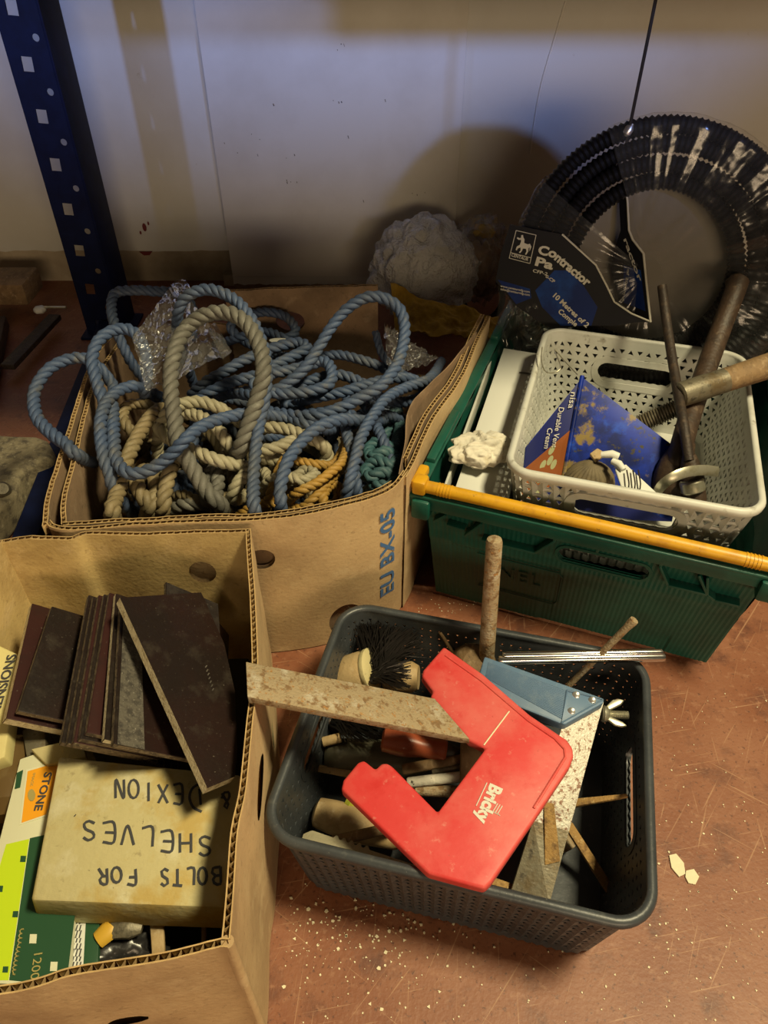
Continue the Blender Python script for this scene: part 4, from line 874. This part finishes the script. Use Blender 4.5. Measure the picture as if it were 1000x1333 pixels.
st('title_print', 'Co', (701,325), (725,331), 11, .04); st('title_print', 'ntractor', (724,333), (767,369), 11, .04); st('title_print', 'Pa', (697,340), (720,346), 11, .04)
st('code_print', 'CFP-2', (694,352), (713,357), 4, .02); st('code_print', '0-CP', (711,359), (722,367), 4, .02)
st('size_print', '10 Metres of 2', (721,383), (765,424), 6.5, .03); st('size_print', 'Comple', (728,404), (751,423), 6.5, .03)
st('web_print', 'www.centaurmfg.com', (652,372), (690,380), 2.8, .01); st('web_print', 'sales@centaurmfg.com', (652,376), (690,384), 2.8, .01)
st('title_print', 'ractor', (814,310), (834,365), 6, .02, s2, sn2); st('size_print', 'of 20mm x', (819,350), (812,392), 4, .02, s2, sn2)
# badge: framed figure of a rearing man-horse over its name
lg = [(672,300),(698,306),(690,343),(663,336)]
def bx2(u, v): a = V((672,300)).lerp(V((698,306)), u); c = V((663,336)).lerp(V((690,343)), u); return tuple(a.lerp(c, v))
for a, c in (((0,0),(1,0)),((1,0),(1,1)),((1,1),(0,1)),((0,1),(0,0)),((0,.80),(1,.80))):
    edge([bx2(*a), bx2(*c)], .0006, s0+sn*.0008, sn, 'badge_frame')
fig = [(.30,.12),(.38,.10),(.42,.18),(.50,.24),(.52,.36),(.70,.38),(.80,.34),(.90,.44),(.86,.60),(.82,.46),(.78,.50),(.80,.62),(.74,.74),(.68,.74),(.72,.62),(.66,.54),(.52,.56),(.50,.66),(.44,.74),(.38,.72),(.44,.64),(.40,.54),(.28,.60),(.26,.68),(.20,.66),(.22,.54),(.34,.46),(.36,.34),(.34,.28),(.22,.30),(.12,.26),(.14,.22),(.26,.24),(.32,.20)]
b = MB(); b.prism([S(*bx2(u, v), .0010) for u, v in fig], -sn*.0008); b.build('badge_figure', M['print_white'], sv, smooth=None)
st('badge_print', 'CENTAUR', (666,331.5), (688,338), 4, .02)
# hanging wire
b = MB(); w0 = K(.210, math.pi/2+.12, .03); w0 = Q(820,165,w0.y-.01)
b.tube(spline([w0 + V((.0,0,-.02)), w0, w0+V((.001,.002,.15)), w0+V((-.001,.003,.22)), w0+V((0,.004,.765-w0.z))], .02), .0024, 8)
wr = thing('hanging_wire', 'thin black wire hanging straight down to the coil', 'wire', w0); b.build('cable', M['black_pl'], wr)
b = MB(); b.lathe(w0+V((-.004,0,-.012)), w0+V((.003,0,.004)), [(0,.002),(.2,.006),(.6,.0065),(.9,.003),(1,.0024)], 12); b.build('toggle', M['alu'], wr)
# ------------------------------------------------------------------ tools in the cream basket
bc = thing('blue_carton', 'glossy blue printed carton with a terracotta side standing in the cream basket', 'carton', P(760,600,.13))
A, B_, C_, D_ = P(758,489,.285), P(734,620,.190), P(892,590,.215), P(683,582,.205); ab = B_-A
b = MB(); vs = [A, C_, D_, A+ab, C_+ab*.68, D_+ab*.72+V((.010,.006,0))]
b.add(vs, [(0,1,4,3)], 0); b.add(vs, [(0,3,5,2)], 1); b.add(vs, [(0,2,1),(3,4,5),(1,2,5,4)], 1); b.build('body', [M['tin_blue'], M['tin_navy']], bc, weld=1e-6, bevel=.002)
ln = ab.cross(D_-A).normalized(); ln = ln if ln.dot(CAM-A) > 0 else -ln
def side(pts, mt, name, h=.0005):
    b = MB(); b.prism([A+(D_-A)*u+(ab*(1-.28*u)+V((.010,.006,0))*u)*v+ln*h for u, v in pts], -ln*(h+.0002)); return b.build(name, mt, bc, smooth=None)
side([(.98,.35),(.03,.52),(.03,.98),(.98,.98)], M['tin_rust'], 'terracotta_panel')
for u, v in ((.40,.52),(.55,.60),(.40,.64),(.72,.66),(.58,.75),(.44,.79),(.76,.82),(.60,.90),(.30,.74)):
    side([(u+.07*math.cos(a*.63+.3), v+.055*math.sin(a*.63)) for a in range(10)], M['leaf'], 'leaf_print', .0009)
xd, yd = ab.normalized(), (A-D_).normalized()
def sidetext(s, u, v, w, sz):
    c = A+(D_-A)*u+ab*v+ln*.001; return text('side_print', s, sz, c, xd, -(D_-A).normalized(), M['print_white'], bc, ext=.0001, width=w)
sidetext('nisa', .12, .16, .022, .011); sidetext('Durable Vent', .33, .28, .055, .010); sidetext('Cream', .50, .27, .028, .010)
b = MB(); b.tube([A-ln*.001, A+ab-ln*.001], .0032, 10); b.build('worn_edge', M['tin_blue'], bc)
# ribbed dome (brush back)
c0 = P(766,628,.185); b = MB()
def dome(u, v):
    a = 2*math.pi*u; e = math.pi/2*v; r = .034*(1+.035*math.cos(a*26)); return c0 + V((r*math.cos(a)*math.cos(e), .8*r*math.sin(a)*math.cos(e), .036*math.sin(e)-.004))
b.grid(dome, 156, 14); tag(b.build('ribbed_knob', M['shell'], weld=1e-5), 'brown ribbed dome against the blue carton in the cream basket', 'knob')
wt = thing('scraper', 'white plastic scraper with thin wires behind the ribbed dome', 'scraper', P(815,620,.17))
b = MB(); b.prism([P(801,610,.225), P(815,604,.228), P(856,642,.218), P(842,650,.216), P(812,642,.216)], V((0,0,-.003))); b.build('blade', M['white_card'], wt, bevel=.001)
b = MB(); b.tube([P(783,592,.232), P(797,591,.236), P(806,594,.235)], [.004,.0052,.0042], 10); b.build('grip', M['white_card'], wt)
b = MB(); b.tube([P(797,600,.230), P(806,604,.230), P(812,612,.227)], [.004,.005,.004], 10); b.build('grip', M['white_card'], wt)
for x in (816, 824, 831):
    b = MB(); b.tube(spline([P(x,612,.230), P(x+3,630,.226), P(x+1,640,.218), P(x-2,645,.212)], .004), .0009, 6); b.build('wire', M['rust_dark'], wt)
b = MB(); b.prism([P(768,590,.222), P(778,583,.226), P(790,590,.224), P(776,600,.220)], V((0,0,-.004))); tag(b.build('wood_chip', M['wood_pale'], bevel=.001), 'pale wooden chip between dome and blue carton', 'offcut')
# steel bars and handles
b = MB(); b.tube(spline([Q(862,372,.985), Q(868,420,.945), Q(879,490,.86), Q(890,552,.775), P(897,600,.235)], .01), [.0062]*300 if 0 else .0066, 10)
pt = thing('pointing_tool', 'long thin dark steel tool with brown handle leaning in the cream basket', 'tool', P(900,640,.15)); b.build('shaft', M['rust_dark'], pt)
b = MB(); b.lathe(P(897,592,.238), P(906,655,.185), [(0,.008),(.15,.011),(.3,.0125),(.42,.013),(.46,.0145),(.58,.0145),(.62,.012),(.85,.014),(1,.013)], 16); b.build('handle', M['wood_dark'], pt)
b = MB(); b.lathe(P(900,625,.215), P(903,640,.202), [(0,.0135),(.1,.015),(.9,.015),(1,.0135)], 16); b.build('ferrule', M['zinc'], pt)
th_ = thing('crowbar', 'thick rusty brown steel bar leaning at the rear of the cream basket', 'bar', P(880,640,.15))
b = MB(); b.tube(spline([Q(962,366,1.02), Q(955,385,1.0), Q(938,430,.965), Q(918,485,.90), Q(899,540,.825), P(885,590,.225), P(878,625,.190), P(876,645,.165)], .008), [.0105+.0045*min(1, i/6) if i < 60 else .015-.0 for i in range(400)][:1]*0 or .0145, 14)
b.build('shaft', M['wood_dark'], th_)
b = MB(); b.tube(spline([P(893,575,.232), P(883,600,.215), P(876,625,.195), P(874,655,.165)], .008), [.013,.015,.018,.021,.023,.024,.025,.025,.025,.025,.024,.023,.022,.021,.02,.02,.02,.02,.02,.02][:len(spline([P(893,575,.232), P(883,600,.215), P(876,625,.195), P(874,655,.165)], .008))], 14, flat=.7); b.build('flared_end', M['wood_dark'], th_)
b = MB(); c = Q(961,368,1.02); b.lathe(c+V((0,0,-.006)), c+V((0,.012,.006)), [(0,.0145),(.5,.016),(1,.008)], 14); b.build('rounded_tip', M['wood_dark'], th_)
hm = thing('wooden_tool', 'brown wooden handle with metal ferrule pointing left over the cream basket', 'handle', P(950,495,.27))
A, B_ = P(886,514,.272), P(1075,452,.310)
b = MB(); b.lathe(A, B_, [(.25,.0155),(.30,.0160),(.7,.0175),(1,.0165)], 18); b.build('shaft', M['wood'], hm)
b = MB(); b.lathe(A, B_, [(-.01,.0135),(0,.0165),(.18,.0168),(.19,.0162),(.30,.0163),(.305,.0150)], 18); b.build('ferrule', M['steel_dull'], hm, smooth=30)
b = MB(); sp_ = [P(832,552,.215).lerp(P(884,530,.245), k/44) for k in range(45)]; b.tube(sp_, [.0125 if k % 3 else .0098 for k in range(45)], 16)
tag(b.build('spring_hose', M['steel_dull'], smooth=60), 'short grey ribbed spring hose behind the blue carton', 'hose')
b = MB(); pth = spline([P(853,655,.190), P(856,640,.215), P(870,625,.238), P(892,615,.245), P(915,612,.240), P(935,614,.228)], .006)
b.tube(pth, [.0035+.003*math.sin(min(1,i/8)*1.5) for i in range(len(pth))], 8, flat=.25, up0=(0,0,1)); tag(b.build('metal_strap', M['zinc'], smooth=60), 'curved thin metal strap looped round the tool handles', 'strap')
b = MB(); pth = spline([P(706,452,.268), P(705,470,.262), P(712,485,.256), P(730,480,.262), P(722,455,.268), P(735,470,.262), P(752,488,.280)], .006); b.tube(pth, .0009, 6)
tag(b.build('thin_wire', M['zinc']), 'loop of thin bare wire on the left rim of the cream basket', 'wire')
# ================================================================== contents of the grey basket
GC = V((.0885,.405,0))
def stick(name, a, c, r, mt, label, cat='stick', flat=1.0, prof=None, n=10):
    b = MB(); b.lathe(a, c, prof or [(0,r*.85),(.02,r),(.98,r),(1,r*.85)], n, flat=flat); return tag(b.build(name, mt), label, cat)
def strip(name, a, c, w, t, mt, label, cat='strip', up=(0,0,1), taper=1.0):
    a, c = V(a), V(c); d = (c-a).normalized(); up = V(up); s = d.cross(up).normalized(); u = s.cross(d)
    b = MB(); vs = [a+s*w/2+u*t/2, a-s*w/2+u*t/2, c-s*w/2*taper+u*t/2, c+s*w/2*taper+u*t/2, a+s*w/2-u*t/2, a-s*w/2-u*t/2, c-s*w/2*taper-u*t/2, c+s*w/2*taper-u*t/2]
    b.add(vs, [(0,1,2,3),(7,6,5,4),(0,4,5,1),(1,5,6,2),(2,6,7,3),(3,7,4,0)]); return tag(b.build(name, mt, bevel=t*.15), label, cat)
# red L-shaped tool
o1, o2, o3 = P(578,841,.165), P(746,973,.162), P(631,1157,.153); rn = nrm(o1, o2, o3); rn = rn if rn.z > 0 else -rn
rt = thing('bricklaying_tool', 'red plastic L-shaped profile tool lying across the grey basket', 'tool', P(620,1010,.14))
outl = [(578,841),(629,877),(690,930),(727,955),(738,962),(746,973),(747,984),(742,997),(700,1060),(640,1148),(631,1157),(612,1152),(557,1137),(518,1099),(444,1027),(447,1015),(466,992),(474,989),(489,1001),(497,993),(505,993),(512,998),(570,1057),(632,974),(611,964),(560,907),(564,900),(549,880),(551,872)]
b = MB(); b.prism([onplane(x, y, o1, rn) for x, y in outl], -rn*.013); b.build('body', M['red_pl'], rt, bevel=.0028, seg=3)
inl = [(580,853),(627,886),(688,938),(722,961),(735,975),(736,986),(695,1052)]
b = MB(); b.tube([onplane(x, y, o1+rn*.0002, rn) for x, y in inl], .0014, 8); b.build('raised_ridge', M['red_pl'], rt)
b = MB(); b.tube([onplane(x, y, o1+rn*.0002, rn) for x, y in ((663,926),(630,970))], .0007, 6); b.build('scratch', M['chip'], rt)
ptext('logo_print', 'Bricky', (646,1022), (626,1070), 17, M['print_white'], rt, o1, rn, bold=.045, h=.0004)
b = MB(); b.tube([onplane(x, y, o1+rn*.0004, rn) for x, y in ((634,1019),(620,1049))], .0005, 6); b.build('logo_line', M['print_white'], rt)
for k in range(3):
    b = MB(); b.tube([onplane(x+k*3, y+k*1.5, o1+rn*.0004, rn) for x, y in ((645,1059),(642,1056),(648,1046))], .00045, 6); b.build('logo_line', M['print_white'], rt)
# rusty flat bar resting on the cardboard rim
bt = [P(320,861,.256), P(322,907,.256), P(608,962,.172), P(560,906,.176)]
b = MB(); b.prism([bt[0], bt[1], P(600,960,.171), P(612,962,.171), P(566,909,.176)], V((0,0,-.009))); tag(b.build('flat_bar', M['rust'], bevel=.001), 'wide rusty steel flat bar resting on the cardboard rim and grey basket', 'bar')
# try square: slate blue stock, pitted blade
ts = thing('try_square', 'try square with slate blue handle and pitted rusty blade', 'square', P(720,960,.10))
h0, h1, h2 = P(629,854,.152), P(787,910,.146), P(733,943,.143); hn = nrm(h0, h1, h2); hn = hn if hn.z > 0 else -hn
H = lambda x, y, h=0: onplane(x, y, h0+hn*h, hn)
b = MB(); b.prism([H(631,854), H(787,909), H(786,915), H(736,943), H(728,941), H(660,914), H(624,876)], -hn*.013); b.build('stock', M['blue_pl'], ts, bevel=.002)
pan0 = [V((636,862)), V((740,899)), V((731,936)), V((632,882))]
b = MB(); b.prism([H(p.x, p.y, .0003) for p in pan0], -hn*.0006); b.build('grip_panel', M['blue_pl'], ts, smooth=None)
b = MB()
for k in range(17):
    f = (k+.5)/17; a = pan0[0].lerp(pan0[3], f); c = pan0[1].lerp(pan0[2], f); b.tube([H(a.x, a.y, .0004), H(c.x, c.y, .0004)], .0005, 4)
o = b.build('grip_ribs', M['blue_pl'], ts); o['kind'] = 'stuff'
b = MB(); b.tube([H(738,899,.0004), H(785,911,.0004), H(731,941,.0004), H(738,899,.0004)], .0011, 6); b.build('stock_ridge', M['blue_pl'], ts)
for x, y in ((750,905),(771,912),(744,926)):
    b = MB(); b.lathe(H(x,y,-.001), H(x,y,.0016), [(0,.0040),(.6,.0040),(1,.0022)], 14); b.build('rivet', M['alu'], ts)
e0, e1 = P(786,914,.136), P(733,943,.134); f0, f1 = P(715,1178,.060), P(664,1166,.058)
b = MB(); bn_ = nrm(e0, e1, f1); bn_ = bn_ if bn_.z > 0 else -bn_
m0, m1 = e0.lerp(f0, .66), e1.lerp(f1, .58)
b.prism([e0, e1, m1, m0], -bn_*.0018); b.build('blade', M['rust_pale'], ts, smooth=None)
b = MB(); b.prism([m0, m1, f1, f0], -bn_*.0018); b.build('blade_end', M['steel_dull'], ts, smooth=None)
s_ = [e0.lerp(f0,.47).lerp(e1.lerp(f1,.47), .90)+bn_*.001, e0.lerp(f0,.50).lerp(e1.lerp(f1,.50), .62)+bn_*.001, e0.lerp(f0,.80).lerp(e1.lerp(f1,.80), .05)+bn_*.001, e0.lerp(f0,.82).lerp(e1.lerp(f1,.82), .40)+bn_*.001]
b = MB(); b.prism(s_, bn_*.0015); tag(b.build('rusty_strip', M['rust_orange'], smooth=None), 'short orange-rusted strip lying on the square blade', 'strip')
# wing nut on its bolt
wn = thing('wing_bolt', 'bolt with pale wing nut beyond the blue handle', 'bolt', P(797,930,.10))
A, B_ = P(786,930,.118), P(818,931,.118); d = (B_-A).normalized()
b = MB(); b.tube([A.lerp(B_, k/40) for k in range(41)], [.0046 if k % 2 else .0040 for k in range(41)], 12); b.build('bolt', M['zinc'], wn)
b = MB(); b.lathe(P(783,929,.118), P(793,930,.118), [(0,.0075),(.3,.009),(.8,.008),(1,.006)], 14); b.build('nut', M['zinc'], wn)
for sg, px, py in ((1,796,914),(-1,799,945)):
    c = P(px, py, .121 if sg > 0 else .116); root = P(789,926 if sg > 0 else 934,.118); ww = (c-root); sd = d
    b = MB(); b.prism([root+sd*.004, root-sd*.004, root+ww*.6-sd*.002, root+ww*1.1+sd*.000, root+ww*1.25+sd*.006, root+ww*1.1+sd*.013, root+ww*.6+sd*.012], V((0,0,.003))); b.build('wing', M['zinc'], wn, bevel=.0012)
# rods and tubes
stick('steel_tube', P(650,859,.149), P(865,855,.152), .0052, M['chrome'], 'bright chrome tube lying over the rear rim, nearer of the pair', 'tube', n=16)
stick('steel_tube', P(655,853,.152), P(862,849,.156), .0042, M['chrome'], 'bright chrome tube lying over the rear rim, farther of the pair', 'tube', n=16)
stick('steel_rod', P(630,905,.055), Q(644,700,.545), .0092, M['rust'], 'thick rusty round rod standing upright in the grey basket', 'rod', prof=[(0,.0085),(.01,.0092),(.975,.0086),(.992,.0075),(1,.004)], n=18)
stick('steel_rod', P(738,895,.10), P(826,807,.205), .0040, M['rust'], 'thin rusty rod slanting up past the chrome tubes', 'rod', prof=[(0,.0035),(.9,.0042),(.97,.0052),(1,.0048)])
stick('wood_peg', P(590,850,.10), P(573,823,.125), .0022, M['wood'], 'tiny wooden peg tip behind the red tool', 'peg')
stick('wooden_disc', P(602,862,.060), P(622,866,.115), .024, M['wood'], 'weathered round wooden end behind the upright rod', 'wood end', prof=[(0,.022),(.5,.025),(.9,.024),(1,.018)], n=24)
# wire brush with splayed bristles
random.seed(11)
br = thing('bristle_brush', 'round wooden brush with long splayed black bristles', 'brush', P(470,870,.03))
c = P(458,880,.075); 
b = MB(); b.lathe(P(438,885,.070), P(482,872,.092), [(0,.010),(.08,.020),(.3,.0245),(.85,.0245),(.97,.022),(1,.018)], 24); b.build('stock', M['wood_pale'], br)
b = MB(); b.lathe(P(478,873,.090), P(487,871,.094), [(0,.0235),(.3,.0255),(.7,.0255),(1,.022)], 24); b.build('band', M['kraft'], br)
b = MB(); base = P(486,868,.095)
for k in range(330):
    u, v = random.random(), random.random(); s0_ = base + V((random.uniform(-.008,.014), random.uniform(-.012,.014), random.uniform(-.008,.006)))
    a = math.radians(-8+86*u); tip = P(452+105*u+random.uniform(-5,5), 792+14*u+48*u*v+random.uniform(-4,4), .128-.03*v)
    b.tube([s0_, s0_.lerp(tip, .5)+V((0,0,.006)), tip], [.0008,.0007,.0004], 3, cap=False)
o = b.build('bristles', M['bristle'], br); o['kind'] = 'stuff'
br2 = thing('bristle_brush', 'smaller black bristle tuft on a pale wood end beside the large brush', 'brush', P(520,890,.03))
b = MB(); b.lathe(P(500,880,.075), P(545,882,.080), [(0,.014),(.2,.018),(.8,.0185),(1,.014)], 20); b.build('stock', M['wood_pale'], br2)
b = MB()
for k in range(150):
    s0_ = P(486,884,.100)+V((random.uniform(-.004,.004), random.uniform(-.006,.008), random.uniform(-.004,.004))); tip = P(random.uniform(505,536), random.uniform(858,898), .108+random.uniform(-.006,.01))
    b.tube([s0_, s0_.lerp(tip,.5)+V((0,0,.006)), tip], [.0009,.0008,.0005], 3, cap=False)
o = b.build('bristles', M['bristle'], br2); o['kind'] = 'stuff'
br3 = thing('bristle_brush', 'black bristle brush half hidden below the rusty flat bar', 'brush', P(465,950,.03))
b = MB()
for k in range(260):
    s0_ = P(random.uniform(425,440), random.uniform(925,945), .070); tip = P(random.uniform(450,497), random.uniform(925,966), .095+random.uniform(-.006,.006))
    b.tube([s0_, s0_.lerp(tip,.5)+V((0,0,.004)), tip], [.0009,.0008,.0005], 3, cap=False)
o = b.build('bristles', M['bristle'], br3); o['kind'] = 'stuff'
b = MB(); b.box(P(432,935,.062), (.03,.03,.03)); b.build('stock', M['wood_dark'], br3, bevel=.004)
# handles and sticks
ch = thing('chisel', 'chisel with turned orange-brown handle below the flat bar', 'chisel', P(540,970,.08))
b = MB(); b.lathe(P(497,962,.096), P(581,977,.090), [(0,.008),(.03,.0125),(.3,.0145),(.45,.0138),(.62,.0115),(.8,.0125),(.97,.013),(1,.011)], 20); b.build('handle', M['wood_red'], ch)
b = MB(); b.lathe(P(581,977,.090), P(626,985,.086), [(0,.009),(.2,.007),(.5,.005),(1,.0045)], 14); b.build('tang', M['rust_dark'], ch)
b = MB(); b.lathe(P(424,985,.050), P(570,990,.055), [(0,.012),(.04,.018),(.15,.0205),(.7,.0205),(.85,.016),(.95,.0095),(1,.0095)], 22); tag(b.build('old_bottle', M['glass_brown']), 'dusty dark bottle lying under the chisel', 'bottle')
stick('wood_stick', P(524,1002,.085), P(615,984,.090), .0058, M['wood'], 'brown wooden stick just below the chisel', flat=.7)
stick('wood_stick', P(562,1004,.080), P(618,995,.084), .0046, M['steel_dull'], 'grey round stick second below the chisel')
stick('wood_stick', P(530,1019,.078), P(618,1009,.084), .0056, M['rag'], 'white paint-spattered stick third below the chisel')
stick('steel_rod', P(540,1028,.070), P(600,1031,.072), .0062, M['rust'], 'short rusty rod lowest below the chisel', 'rod')
stick('wood_stick', P(414,1000,.055), P(458,1008,.058), .0042, M['wood_pale'], 'thin pale stick at the left wall of the grey basket', flat=.6)
stick('wood_stub', P(420,966,.075), P(444,960,.078), .0055, M['wood_pale'], 'short pale wooden stub at the left wall near the bar', 'stub')
strip('slat_offcut', P(614,945,.118), P(612,1052,.070), .022, .012, M['wood'], 'brown wooden slat showing inside the corner of the red tool', 'slat')
stick('tool_handle', P(410,1056,.040), P(522,1092,.036), .0165, M['wood_pale'], 'pale turned wooden handle left of the red tool', 'handle', prof=[(0,.010),(.03,.0150),(.2,.0172),(.5,.0185),(.75,.0150),(.95,.0125),(1,.0105)], n=22)
stick('wood_stick', P(433,1095,.060), P(512,1077,.064), .0055, M['wood'], 'rough brown stick crossing the pale wooden handle', flat=.8)
# serrated cream strip along the front wall
a0, a1 = P(392,1098,.085), P(545,1140,.078); d = (a1-a0).normalized(); s_ = d.cross(V((0,0,1))).normalized()*-1
prof = [(0,0)]; 
for k in range(60):
    f = k/60; prof.append((f, .014 + (.003 if .22 < f < .58 and k % 4 < 2 else 0) - .007*f + (.0 if f > .06 else -.006+f*.1)))
prof.append((1,.002))
b = MB(); b.prism([a0 + d*((a1-a0).length*f) + s_*w for f, w in prof], V((0,0,.004))); tag(b.build('toothed_strip', M['rope_cream'], bevel=.0006), 'cream toothed strip lying along the front wall of the grey basket', 'strip')
b = MB(); b.lathe(P(458,1042,.040), P(470,1052,.044), [(0,.008),(.3,.016),(.7,.016),(1,.008)], 16); tag(b.build('bottle_cap', mat('lime_cap', (.40,.42,.05), .4)), 'yellow-green cap peeping from under the red tool', 'cap')
strip('rusty_strip', P(738,1047,.075), P(817,1036,.092), .009, .004, M['rust_orange'], 'thin orange-rusted strip pointing to the hand slot', 'strip', taper=.35)
strip('rusty_strip', P(740,1074,.060), P(800,1168,.022), .0095, .004, M['rust_orange'], 'long brown rusted strip lying on the basket floor at the right', 'strip')
stick('rusty_pin', P(728,1082,.030), P(741,1106,.022), .008, M['rust'], 'stubby rusted pin beside the pitted blade', 'pin')
strip('brass_scrap', P(632,1146,.055), P(666,1158,.050), .010, .004, M['rust_orange'], 'bent brassy scrap under the tip of the red tool', 'scrap')
strip('brass_scrap', P(640,1160,.040), P(664,1168,.035), .008, .004, M['kraft'], 'pale scrap strip lowest under the red tool', 'scrap')
# ================================================================== behind and around
tag(blob('bubble_wrap', Q(552,352,1.56)+V((0,0,.0)), (.112,.10,.108), M['bubble'], .20, 2.3, 12, 6, flatz=.006), 'crumpled heap of clear bubble wrap against the white board', 'bubble wrap')
t = thing('plastic_bag', 'crumpled brownish plastic bag between bubble wrap and coil', 'plastic bag', P(622,385,0))
blob('bag_body', Q(622,338,1.60), (.060,.07,.085), M['film2'], .5, 2.2, 4, 4, t); blob('bag_lining', Q(622,345,1.61), (.045,.045,.065), M['card_old'], .4, 2.2, 6, 4, t)
b = blob('yellow_tip', Q(630,302,1.62), (.022,.02,.014), M['ycloth'], .5, 2.2, 9, 3, t)
b = MB()
def clo(u, v):
    a = P(508,380,.12).lerp(P(650,412,.11), u); c = P(515,436,.08).lerp(P(640,440,.10), u); p = a.lerp(c, v)
    return p + V((0,0,.02*math.exp(-6*u)*(1-v) + .018*noise.noise(V((u*5, v*2.5, 3))) + .010*abs(noise.noise(V((u*11, v*5, 8))))))
b.grid(clo, 70, 26); tag(b.build('yellow_cloth', M['ycloth'], smooth=70, solid=.0015), 'rumpled yellow cloth on the floor behind the rope box', 'cloth')
b = MB(); c = P(628,398,.03)
ringp = [c + V((.045*math.cos(k*.262), .02*math.sin(k*.262), .045*math.sin(k*.262)+.02)) for k in range(25)]
b.tube(ringp, .007, 10); tag(b.build('hose_ring', M['black_pl']), 'dark hose ring lying between yellow cloth and crate', 'hose')
# left corner clutter
cb = thing('cast_bracket', 'dirty pale cast metal bracket on the floor by the left edge', 'bracket', P(30,620,0))
b = MB(); top = [(-40,562),(14,566),(48,567),(62,572),(69,585),(66,596),(50,602),(34,607),(26,620),(20,640),(-5,668),(-40,690)]
b.prism([P(x,y,.062) for x, y in top], V((0,0,-.058))); b.build('body', M['cast'], cb, bevel=.008, seg=3)
b = MB(); b.lathe(P(2,640,.062), P(3,636,.074), [(0,.014),(.5,.014),(1,.009)], 16); b.build('boss', M['steel_dull'], cb)
b = MB(); b.tube(spline([P(42,606,.012), P(47,608,.016), P(56,622,.012), P(54,627,.010), P(46,618,.010)], .004), .0032, 8); tag(b.build('steel_clip', M['chrome']), 'small bright steel clip under the cast bracket', 'clip')
strip('steel_bar', P(10,478,.03), P(72,412,.03), .028, .012, M['rust_dark'], 'dark steel bar lying on the floor left of the rack foot', 'bar')
strip('wood_plank', P(-30,520,.02), P(-8,420,.02), .06, .03, M['wood_dark'], 'dark wooden plank at the left edge beside the steel bar', 'plank')
b = MB(); b.box(Q(10,372,1.62), (.12,.10,.05)); tag(b.build('rusty_block', M['wood'], bevel=.006), 'brown weathered block at the wall by the left edge', 'block')
hk = thing('door_hook', 'small pale hook with a thin rod lying left of the rack foot', 'hook', P(50,408,0))
b = MB(); b.lathe(P(44,404,.03), P(60,402,.03), [(0,.006),(.2,.013),(.7,.014),(1,.006)], 14, flat=.6); b.build('knob', M['white_card'], hk)
b = MB(); b.tube([P(58,400,.035), P(86,400,.035)], .003, 8); b.build('rod', M['zinc'], hk)
# paint chips on the floor
for nm, lb_, pts in (('paint_chip', 'larger cream paint flake on the floor right of the grey basket', [(871,1114),(880,1112),(890,1124),(892,1138),(884,1142),(874,1130)]), ('paint_chip', 'smaller cream paint flake touching the larger one', [(893,1134),(903,1132),(910,1142),(905,1152),(896,1150),(892,1142)])):
    b = MB(); b.prism([P(x,y,.0005) for x,y in pts], V((0,0,.0015))); tag(b.build(nm, M['chip'], smooth=None), lb_, 'paint chip', 'cream paint flakes')
random.seed(3); b = MB()
def fleck(x, y, s):
    n = random.choice((3,4,5)); c = P(x, y, .0003); ph = random.uniform(0,6)
    b.prism([c + V((s*random.uniform(.5,1)*math.cos(ph+6.283*k/n), s*random.uniform(.5,1)*math.sin(ph+6.283*k/n), 0)) for k in range(n)], V((0,0,.0006)))
for k in range(420):
    m_ = random.random()
    if m_ < .55: x, y = random.gauss(470,75), random.gauss(1215,48)
    elif m_ < .8: x, y = random.uniform(365,1000), random.uniform(1150,1333)
    else: x, y = random.uniform(850,1000), random.uniform(900,1333)
    if x < 368 or y > 1345: continue
    fleck(x, y, random.choice((.0006,.0008,.001,.0012,.0016,.0024 if m_ < .55 else .0012)))
for k in range(30): fleck(random.uniform(545,640), random.uniform(778,800), random.choice((.0008,.0012)))
o = b.build('paint_flecks', M['chip'], smooth=None); o['kind'] = 'stuff'; tag(o, 'cream paint flecks scattered over the red-brown floor', 'paint flecks')
# ================================================================== finer pieces belong to the part they sit on
SUB = {'slot_rim': 'lattice_wall', 'gusset': 'end_wall', 'slot_frame': 'end_wall', 'moulded_outline': 'end_wall', 'moulded_letters': 'end_wall', 'bar_rib': 'stacking_bar', 'sticker_scrap': 'side_lip',
       'rivet': 'stock', 'grip_panel': 'stock', 'grip_ribs': 'stock', 'stock_ridge': 'stock', 'badge_frame': 'face_panel', 'badge_figure': 'face_panel', 'badge_print': 'face_panel', 'web_print': 'face_panel', 'code_print': 'face_panel',
       'pen_letter': 'body', 'edition_print': 'orange_label', 'label_seal': 'orange_label', 'number_print': 'green_panel', 'script_print': 'green_panel', 'printed_code': 'end_panel', 'small_print': 'paper_label',
       'logo_print': 'body', 'logo_line': 'body', 'scratch': 'body', 'leaf_print': 'terracotta_panel', 'wing': 'nut', 'scuff': 'sheet', 'lettering': 'body', 'band': 'stock', 'ferrule': 'handle'}
for o in list(bpy.data.objects):
    base = o.name.split('.')[0]
    if base in SUB and o.parent is not None and o.parent.parent is None:
        sib = [c for c in o.parent.children if c.name.split('.')[0] == SUB[base] and c is not o]
        if base == 'title_print': sib = sib
        if sib: o.parent = sib[0]
